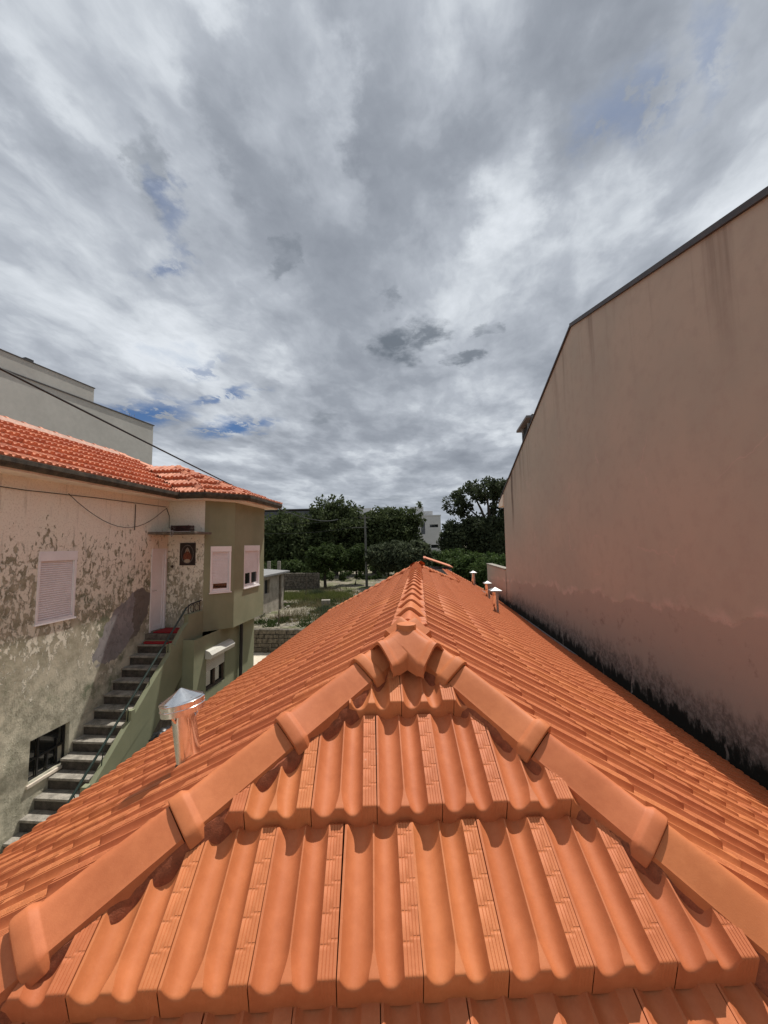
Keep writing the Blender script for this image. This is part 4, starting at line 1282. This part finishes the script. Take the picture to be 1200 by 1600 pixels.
shed = thing('garden_shed', (-10.2, 23.5, TZ), 'small plastered shed with a flat grey roof in the garden', 'shed')
def make_shed():
    f = frame_fn((-8.85, 0, 0), (0, 1, 0), (1, 0, 0)); mb = MB()
    wall_panel(mb, f, (20.2, 24.6), (TZ-.1, -1.75), [(21.5, 22.25, -2.75, -1.95), (23.75, 24.2, TZ-.05, -1.85)], .15)
    mb.add([(-8.85, 20.2, TZ), (-12.5, 20.2, TZ), (-12.5, 20.2, -1.75), (-8.85, 20.2, -1.75)], [(0, 1, 2, 3)])
    mb.add([(-8.85, 24.6, TZ), (-12.5, 24.6, TZ), (-12.5, 24.6, -1.75), (-8.85, 24.6, -1.75)], [(0, 3, 2, 1)])
    mb.obj('wall', M['old_plaster'], shed)
    MB().fbox(f, 21.5, 22.25, -2.75, -1.95, -.148, -.14).obj('window', M['dark_inside'], shed)
    MB().fbox(f, 23.75, 24.2, TZ-.05, -1.85, -.148, -.14).obj('door', M['dark_inside'], shed)
    MB().hexa([(-12.6, 20, -1.45), (-8.55, 20, -1.72), (-8.55, 24.95, -1.72), (-12.6, 24.95, -1.45), (-12.6, 20, -1.35), (-8.55, 20, -1.62), (-8.55, 24.95, -1.62), (-12.6, 24.95, -1.35)]).obj('roof', M['slate'], shed)
make_shed()
def tiny_house():
    t = thing('small_outbuilding', (1.2, 27, TZ), 'small outbuilding with an orange roof just beyond the ridge end', 'house')
    MB().box(.6, 2.1, 26, 29, TZ, -1.70).obj('wall', M['slate'], t)
    V = [Vector(p) for p in ((.42, 25.9, -1.0), (2.2, 25.9, -1.62), (2.2, 29.2, -1.62), (.42, 29.2, -1.0))]
    mb = MB()
    mb.prism(V, (0, 0, .06)).obj('roof', M['clay_old'], t)
    MB().box(.27, .45, 25.8, 29.3, -1.02, -.92).obj('roof_edge', M['clay_old'], t)
tiny_house()


def block(name, label, x0, x1, y0, y1, floors, wins, cat='building', steps=(), extra=None):
    t = thing(name, ((x0+x1)/2, y0, GZ), label, cat)
    ztop = floors
    f = frame_fn((0, y0, 0), (1, 0, 0), (0, -1, 0)); mb = MB()
    wall_panel(mb, f, (x0, x1), (GZ, ztop), wins, .25)
    mb.box(x0, x1, y0+.3, y1, GZ, ztop-.02)
    mb.obj('wall', M['white_wall'], t)
    for (a, b, c, d) in wins: MB().fbox(f, a+.04, b-.04, c+.04, d-.04, -.248, -.235).obj('window', M['dark_glass'], t)
    MB().box(x0-.1, x1+.1, y0-.1, y1, ztop+.002, ztop+.25).obj('parapet', M['white_wall'], t)
    for (a, b, c, d) in steps: MB().box(a, b, y0+1.2, y1, c, d).obj('upper_storey', M['white_wall'], t)
    return t
wb = block('white_apartment', 'white stepped apartment block showing between the two dark tree masses', -3.2, 5.2, 92, 104, 6.6,
           [(-2.2, -.6, 2.6, 4.6), (.5, 1.5, 2.3, 5.2), (2.6, 4.6, 3.9, 4.6), (-2.2, -.6, -1.2, .8), (2.8, 4.6, -1.0, -.2), (.5, 1.5, -1.6, .8), (2.8, 4.6, -4, -3.2)],
           steps=[(-2.5, 3.4, 6.56, 7.9), (-2.0, 1.2, 7.9, 9.0)])
fb = block('flat_roofed_block', 'long pale block with dark slab roofs behind the left trees', -52, -14, 88, 98, 6.2,
           [(x, x+2.6, z, z+1.3) for x in (-50, -46.5, -43, -39.5, -36, -32.5, -29, -25) for z in (3.6, .4)],
           steps=[(-50, -20, 6.46, 7.2)])
MB().box(-53.5, -13, 86.8, 98, 8.3, 8.55).obj('roof_slab', M['grey_cap'], fb)
MB().box(-50, -15, 88.4, 98, 6.46, 8.3).obj('glazed_storey', M['dark_glass'], fb)
MB().box(-53.5, -13, 86.6, 88, 5.4, 5.7).obj('balcony_slab', M['grey_cap'], fb)
MB().box(-53.5, -13, 86.6, 88, 1.9, 2.2).obj('balcony_slab', M['grey_cap'], fb)
rb2 = block('terraced_block', 'pale roof terrace block rising just above the central tree crowns', -14.5, -6.2, 82, 92, 6.6, [(-13, -12, 4, 5.5), (-10.5, -9.0, 4, 5.5)], steps=[(-13.5, -10.3, 6.86, 8.0)])


# ------------------------------------------------------------------ trees
def leaves(blobs, n, size, seed, fill=.35, droop=0.0, clump=.22):
    r = np.random.default_rng(seed)
    B = np.array(blobs, float)
    vol = (B[:, 3]*B[:, 4]*B[:, 5])**.72; pick = r.choice(len(B), 400, p=vol/vol.sum())
    # sub-clumps on the shells of the blobs
    dv = r.normal(size=(400, 3)); dv /= np.linalg.norm(dv, axis=1)[:, None]
    rad = np.where(r.random(400) < fill, r.random(400)**.5, .78+.28*r.random(400))
    C = B[pick, :3]+dv*B[pick, 3:]*rad[:, None]
    cs = B[pick, 3:].min(axis=1)*clump*(.6+.9*r.random(400))
    k = r.choice(400, n, p=cs**2/np.sum(cs**2))
    g = r.normal(size=(n, 3)); g /= np.linalg.norm(g, axis=1)[:, None]
    P = C[k]+g*(cs[k]*r.random(n)**.45*1.25)[:, None]
    P[:, 2] -= droop*r.random(n)*cs[k]
    # one leaf spray = a folded quad
    a = r.normal(size=(n, 3)); a /= np.linalg.norm(a, axis=1)[:, None]
    b = r.normal(size=(n, 3)); b -= a*np.sum(a*b, 1)[:, None]; b /= np.linalg.norm(b, axis=1)[:, None]
    s = size*(.55+.9*r.random(n))[:, None]
    V = np.empty((n, 4, 3)); V[:, 0] = P-a*s; V[:, 1] = P+b*s*.45; V[:, 2] = P+a*s; V[:, 3] = P-b*s*.45+np.cross(a, b)*s*.25
    return V.reshape(-1, 3), np.arange(n*4).reshape(n, 4), C


def fast_mesh(name, V, F, mat):
    me = bpy.data.meshes.new(name)
    nv, nf, k = len(V), len(F), F.shape[1]
    me.vertices.add(nv); me.vertices.foreach_set('co', np.asarray(V, np.float32).ravel())
    me.loops.add(nf*k); me.loops.foreach_set('vertex_index', F.astype(np.int32).ravel())
    me.polygons.add(nf); me.polygons.foreach_set('loop_start', np.arange(0, nf*k, k, dtype=np.int32))
    me.update(calc_edges=True); me.validate(); me.materials.append(mat)
    return me


def tree(name, label, base, blobs, n, size, mat, seed, trunk_r=.25, cat='tree', group=None, fill=.35, forks=7, droop=0., clump=.22):
    base = Vector(base)
    t = thing(name, base, label, cat, group)
    bl = [(base.x+b[0], base.y+b[1], base.z+b[2], b[3], b[4], b[5]) for b in blobs]
    V, F, C = leaves(bl, n, size, seed, fill, droop, clump)
    place(bpy.data.objects.new('crown', fast_mesh('crown', V, F, mat)), t)
    r = random.Random(seed); mb = MB()
    cen = Vector(np.mean(np.array(bl)[:, :3], 0)); low = min(b[2]-b[5] for b in bl)
    fork = Vector((base.x*.6+cen.x*.4, base.y*.6+cen.y*.4, max(base.z+.5, low*.75+cen.z*.25)))
    mid = base.lerp(fork, .5)+Vector((r.uniform(-.15, .15), 0, 0))
    mb.tube([base-Vector((0, 0, .2)), mid, fork], [trunk_r*1.15, trunk_r*.85, trunk_r*.75], 9)
    idx = [r.randrange(len(C)) for _ in range(forks)]
    for i in idx:
        e = Vector(C[i]); m1 = fork.lerp(e, .5)+Vector((r.uniform(-.3, .3), r.uniform(-.3, .3), r.uniform(.1, .5)))*trunk_r*2
        mb.tube([fork-Vector((0, 0, .05)), m1, e], [trunk_r*.55, trunk_r*.32, trunk_r*.10], 7)
    mb.obj('trunk', M['bark'], t, 60)
    return t

GD = 'trees beyond the garden'
# (x, y at ground, then blobs relative to the base)
tree('evergreen_tree', 'broad dark evergreen on the far left beside the green bay', (-17.2, 48, TZ), [(0, 0, 4.2, 3.6, 3.2, 3.6), (-2.0, 0, 5.4, 2.4, 2.4, 2.2), (1.8, -1, 3.4, 2.4, 2.4, 2.6), (1.4, 0, 6.2, 2.2, 2.2, 1.9)], 15000, .22, M['leaf_dark'], 11, .4, group=GD)
tree('evergreen_tree', 'tallest dark tree with a feathery rounded top left of the pole', (-11.0, 50, TZ), [(0, 0, 5.2, 3.4, 3.2, 3.8), (-1.0, 0, 8.4, 2.4, 2.0, 1.9), (2.4, 0, 6.4, 2.4, 2.2, 2.4), (-2.6, 0, 6.2, 2.2, 2.2, 2.4), (.6, 0, 9.6, 1.8, 1.6, 1.2)], 17000, .22, M['leaf_dark'], 12, .4, group=GD)
tree('evergreen_tree', 'dark tree directly behind the utility pole', (-6.0, 52, TZ), [(0, 0, 4.6, 2.8, 2.8, 3.2), (.8, 0, 7.2, 2.0, 2.0, 1.9), (-1.8, 0, 6.0, 2.0, 2.0, 2.2)], 12000, .22, M['leaf_dark'], 13, .36, group=GD)
tree('evergreen_tree', 'dark tree with knobbly crown right of the pole', (-2.9, 50, TZ), [(0, 0, 4.8, 2.9, 2.6, 3.2), (-1.7, 0, 7.1, 1.5, 1.5, 1.5), (1.4, 0, 7.3, 1.4, 1.4, 1.5), (2.9, 0, 7.6, 1.1, 1.1, 1.5), (.0, 0, 7.6, 1.2, 1.2, 1.2)], 14000, .22, M['leaf_dark'], 14, .36, group=GD)
tree('cork_oak', 'big spreading oak with sky showing through its crown beside the brown wall', (8.4, 46, TZ), [(-4.0, 0, 8.5, 1.3, 1.3, 1.2), (-2.4, 0, 9.6, 2.0, 1.8, 1.3), (.0, 0, 10.4, 2.2, 2.0, 1.3), (2.4, 0, 9.7, 2.0, 1.8, 1.4), (-2.9, 0, 7.8, .9, .9, .9), (1.6, 0, 7.6, 1.7, 1.6, 1.2), (3.4, 0, 7.4, 1.6, 1.5, 1.5), (.4, 0, 6.0, 2.6, 2.2, 1.4), (2.6, 0, 5.2, 2.4, 2.2, 1.6)], 17000, .20, M['leaf_oak'], 15, .42, group=GD, forks=16, fill=.2, clump=.3)
tree('round_tree', 'rounded dark tree at the left foot of the spreading oak', (5.9, 44, TZ), [(-1.6, 0, 4.2, 1.9, 1.8, 2.0), (.3, 0, 5.4, 1.7, 1.6, 1.5), (1.5, 0, 4.2, 1.9, 1.8, 1.9)], 12000, .20, M['leaf_oak'], 16, .3, group=GD)
tree('evergreen_tree', 'dark tree closing the view behind the spreading oak', (12.5, 50, TZ), [(0, 0, 4.0, 3.4, 2.4, 3.2), (-3.5, 0, 3.0, 2.6, 2.4, 2.6), (1.5, 0, 6.4, 2.0, 2.0, 1.8)], 12000, .22, M['leaf_dark'], 17, .36, group=GD)
GF = 'small trees in the garden'
tree('fruit_tree', 'mid-green small tree with a bare trunk in the dry garden', (-8.75, 35.5, TZ), [(0, 0, 2.55, 1.75, 1.5, 1.0), (-.7, 0, 3.1, 1.1, 1.1, .8), (.9, 0, 3.05, 1.1, 1.1, .8), (.1, 0, 3.5, .9, .9, .6)], 9000, .13, M['leaf_mid'], 21, .14, group=GF)
tree('fruit_tree', 'small green tree left of the utility pole with two thin trunks', (-6.5, 38.5, TZ), [(0, 0, 2.4, 1.5, 1.3, 1.0), (.5, 0, 3.1, 1.0, 1.0, .8)], 6500, .13, M['leaf_mid'], 22, .11, group=GF)
tree('fruit_tree', 'grey-leaved fig tree right of the utility pole', (-3.0, 36, TZ), [(0, 0, 2.6, 1.5, 1.4, 1.2), (.9, 0, 3.5, 1.1, 1.1, .8), (-.9, 0, 2.9, 1.1, 1.1, .9)], 8000, .15, M['leaf_grey'], 23, .12, group=GF)
tree('fruit_tree', 'leafy fig tree rising behind the end of the ridge', (-.4, 34, TZ), [(0, 0, 2.6, 1.5, 1.4, 1.2), (.3, 0, 3.4, 1.1, 1.1, .8), (-.9, 0, 3.2, .9, .9, .8)], 8000, .15, M['leaf_grey'], 24, .12, group=GF)
GB = 'bushes beside the brown wall'
tree('leafy_bush', 'bright green bush beside the boundary wall', (4.6, 33, TZ), [(0, 0, 1.7, 1.6, 1.4, 1.2), (.9, 0, 2.3, 1.2, 1.1, .8), (-1.3, 0, 1.8, 1.1, 1.0, .9)], 9000, .12, M['leaf_bush'], 31, .08, 'bush', GB)
tree('leafy_bush', 'green bush behind the small orange-roofed outbuilding', (2.6, 35, TZ), [(0, 0, 1.9, 1.8, 1.4, 1.3), (1.2, 0, 2.4, 1.2, 1.1, .9), (-1.2, 0, 2.3, 1.2, 1.1, .9)], 9000, .13, M['leaf_bush'], 32, .08, 'bush', GB)
tree('leafy_bush', 'lower bush against the far end of the brown gable', (5.7, 29.5, TZ), [(0, 0, 1.6, 1.4, 1.2, 1.2), (-.9, 0, 2.0, 1.0, .9, .8), (1.0, 0, 2.2, 1.2, 1.0, .8)], 8000, .10, M['leaf_bush'], 33, .08, 'bush', GB)
tree('leafy_bush', 'green bush growing at the foot of the left dark trees', (-14.2, 41, TZ), [(0, 0, 1.2, 2.0, 1.2, 1.1), (2.2, 0, 1.0, 1.6, 1.2, .9), (-2.0, 0, 1.2, 1.6, 1.2, 1.0)], 8000, .14, M['leaf_mid'], 34, .08, 'bush')


def undergrowth():
    r = np.random.default_rng(5)
    bl = [(x, 44+r.uniform(-2, 2), TZ+.6, 1.6, 1.2, r.uniform(.8, 1.6)) for x in np.arange(-24, 12, 1.6)]
    V, F, C = leaves(bl, 16000, .17, 77)
    tag(place(bpy.data.objects.new('undergrowth', fast_mesh('undergrowth', V, F, M['leaf_mid']))), 'dark undergrowth below the trees at the end of the garden', 'undergrowth', kind='stuff')
undergrowth()


def grass(name, label, n, area, mat, seed, h=.22):
    r = np.random.default_rng(seed)
    x0, x1, y0, y1 = area
    cx = r.uniform(x0, x1, 70); cy = r.uniform(y0, y1, 70); k = r.integers(0, 70, n)
    P = np.stack([cx[k]+r.normal(size=n)*.45, cy[k]+r.normal(size=n)*.6, np.full(n, TZ-.05)], 1)
    th = r.uniform(0, 2*np.pi, n); hh = h*(.5+r.random(n))
    V = np.empty((n, 3, 3)); w = .02
    V[:, 0] = P+np.stack([np.cos(th)*w, np.sin(th)*w, 0*th], 1); V[:, 1] = P-np.stack([np.cos(th)*w, np.sin(th)*w, 0*th], 1)
    V[:, 2] = P+np.stack([r.normal(size=n)*.3*hh, r.normal(size=n)*.3*hh, hh], 1)
    o = place(bpy.data.objects.new(name, fast_mesh(name, V.reshape(-1, 3), np.arange(n*3).reshape(n, 3), mat)))
    tag(o, label, 'grass', kind='stuff')
grass('green_grass', 'green grass strip in front of the rubble wall', 16000, (-12.5, -5.5, 27.5, 30.5), M['grass'], 3, .34)
grass('dry_grass', 'dry grass tufts over the stony garden', 12000, (-12, -2, 19, 36), M['dry_grass'], 4, .28)


def weeds():
    for i, (x, y, s, lab) in enumerate([(-4.9, 20.6, .45, 'feathery weed clump at the edge of the terrace by the roof'), (-5.6, 22.6, .35, 'low weed clump in the stony garden'), (-8.0, 29.5, .5, 'tall weed beside the thin stakes')]):
        r = np.random.default_rng(50+i); n = 900
        V = np.empty((n, 3, 3)); P = np.array([x, y, TZ])+np.stack([r.normal(size=n)*s*.5, r.normal(size=n)*s*.4, np.zeros(n)], 1)
        V[:, 0] = P; V[:, 1] = P+r.normal(size=(n, 3))*.03; V[:, 2] = P+np.stack([r.normal(size=n)*s*.5, r.normal(size=n)*s*.5, s*(.4+r.random(n))], 1)
        tag(place(bpy.data.objects.new('weed_clump', fast_mesh('weed_clump', V.reshape(-1, 3), np.arange(n*3).reshape(n, 3), M['leaf_grey']))), lab, 'weed')
    for i, (x, y, h, lab) in enumerate([(-10.2, 28.4, 1.5, 'thin stake left of the grass strip'), (-8.5, 28.4, 1.55, 'thin stake at the middle of the grass strip'), (-7.05, 18.9, .8, 'short iron stake on the retaining wall')]):
        tag(MB().tube([(x, y, TZ-.2), (x+.03, y, TZ+h)], .03, 6).obj('garden_stake', M['wood']), lab, 'stake', 'stakes in the garden')
    for i, (x, lab) in enumerate([(-14.6, 'left of two pale concrete posts behind the rubble wall'), (-13.6, 'right of two pale concrete posts behind the rubble wall')]):
        tag(MB().box(x, x+.28, 36, 36.25, TZ, TZ+2.5).obj('concrete_post', M['concrete'], bevel=.02), lab, 'post', 'concrete posts')
weeds()

def clutter():
    for i, (x, y, w, d, h, a, lab) in enumerate([(-7.6, 21.2, .9, .5, .06, 20, 'flat weathered board lying on the near garden ground'), (-9.0, 26.0, 1.2, .22, .05, -35, 'grey plank lying beside the garden shed'), (-6.2, 25.2, .55, .45, .35, 12, 'low concrete block in the middle of the dry garden')]):
        o = MB().box(-w/2, w/2, -d/2, d/2, 0, h).obj('plank' if h < .1 else 'concrete_block', M['wood'] if h < .1 else M['concrete'], bevel=.008)
        o.matrix_basis = Matrix.Translation((x, y, TZ+.03)) @ Matrix.Rotation(R(a), 4, 'Z'); tag(o, lab, 'board' if h < .1 else 'block')
    r = np.random.default_rng(91)
    n = 5200; cx = r.uniform(-10.5, -2.5, 60); cy = 18.7+r.random(60)**1.4*14; k = r.integers(0, 60, n)
    P = np.stack([cx[k]+r.normal(size=n)*.16, cy[k]+r.normal(size=n)*.16, np.full(n, TZ)], 1)
    V = np.empty((n, 3, 3)); V[:, 0] = P; V[:, 1] = P+r.normal(size=(n, 3))*.035; V[:, 2] = P+np.stack([r.normal(size=n)*.12, r.normal(size=n)*.12, .08+.2*r.random(n)], 1)
    tag(place(bpy.data.objects.new('low_weeds', fast_mesh('low_weeds', V.reshape(-1, 3), np.arange(n*3).reshape(n, 3), M['leaf_mid']))), 'small green weeds scattered over the dry garden', 'weeds', kind='stuff')
clutter()

# loose stones lying on the dry garden
r = random.Random(9)
V = []; F = []
for i in range(420):
    x = r.uniform(-10, -2.5); y = 18.8+r.random()**1.5*14; s = r.uniform(.03, .14)
    b = len(V)
    for sx, sy, sz in ((1, 0, 0), (0, 1, 0), (-1, 0, 0), (0, -1, 0), (0, 0, .6), (0, 0, -.6)):
        V.append((x+sx*s*r.uniform(.6, 1.2), y+sy*s*r.uniform(.6, 1.2), TZ+.02+sz*s))
    F += [(b, b+1, b+4), (b+1, b+2, b+4), (b+2, b+3, b+4), (b+3, b, b+4), (b+1, b, b+5), (b+2, b+1, b+5), (b+3, b+2, b+5), (b, b+3, b+5)]
tag(place(bpy.data.objects.new('rubble', mesh_from('rubble', V, F, M['concrete']))), 'loose pale stones scattered over the dry garden', 'rubble', kind='stuff')
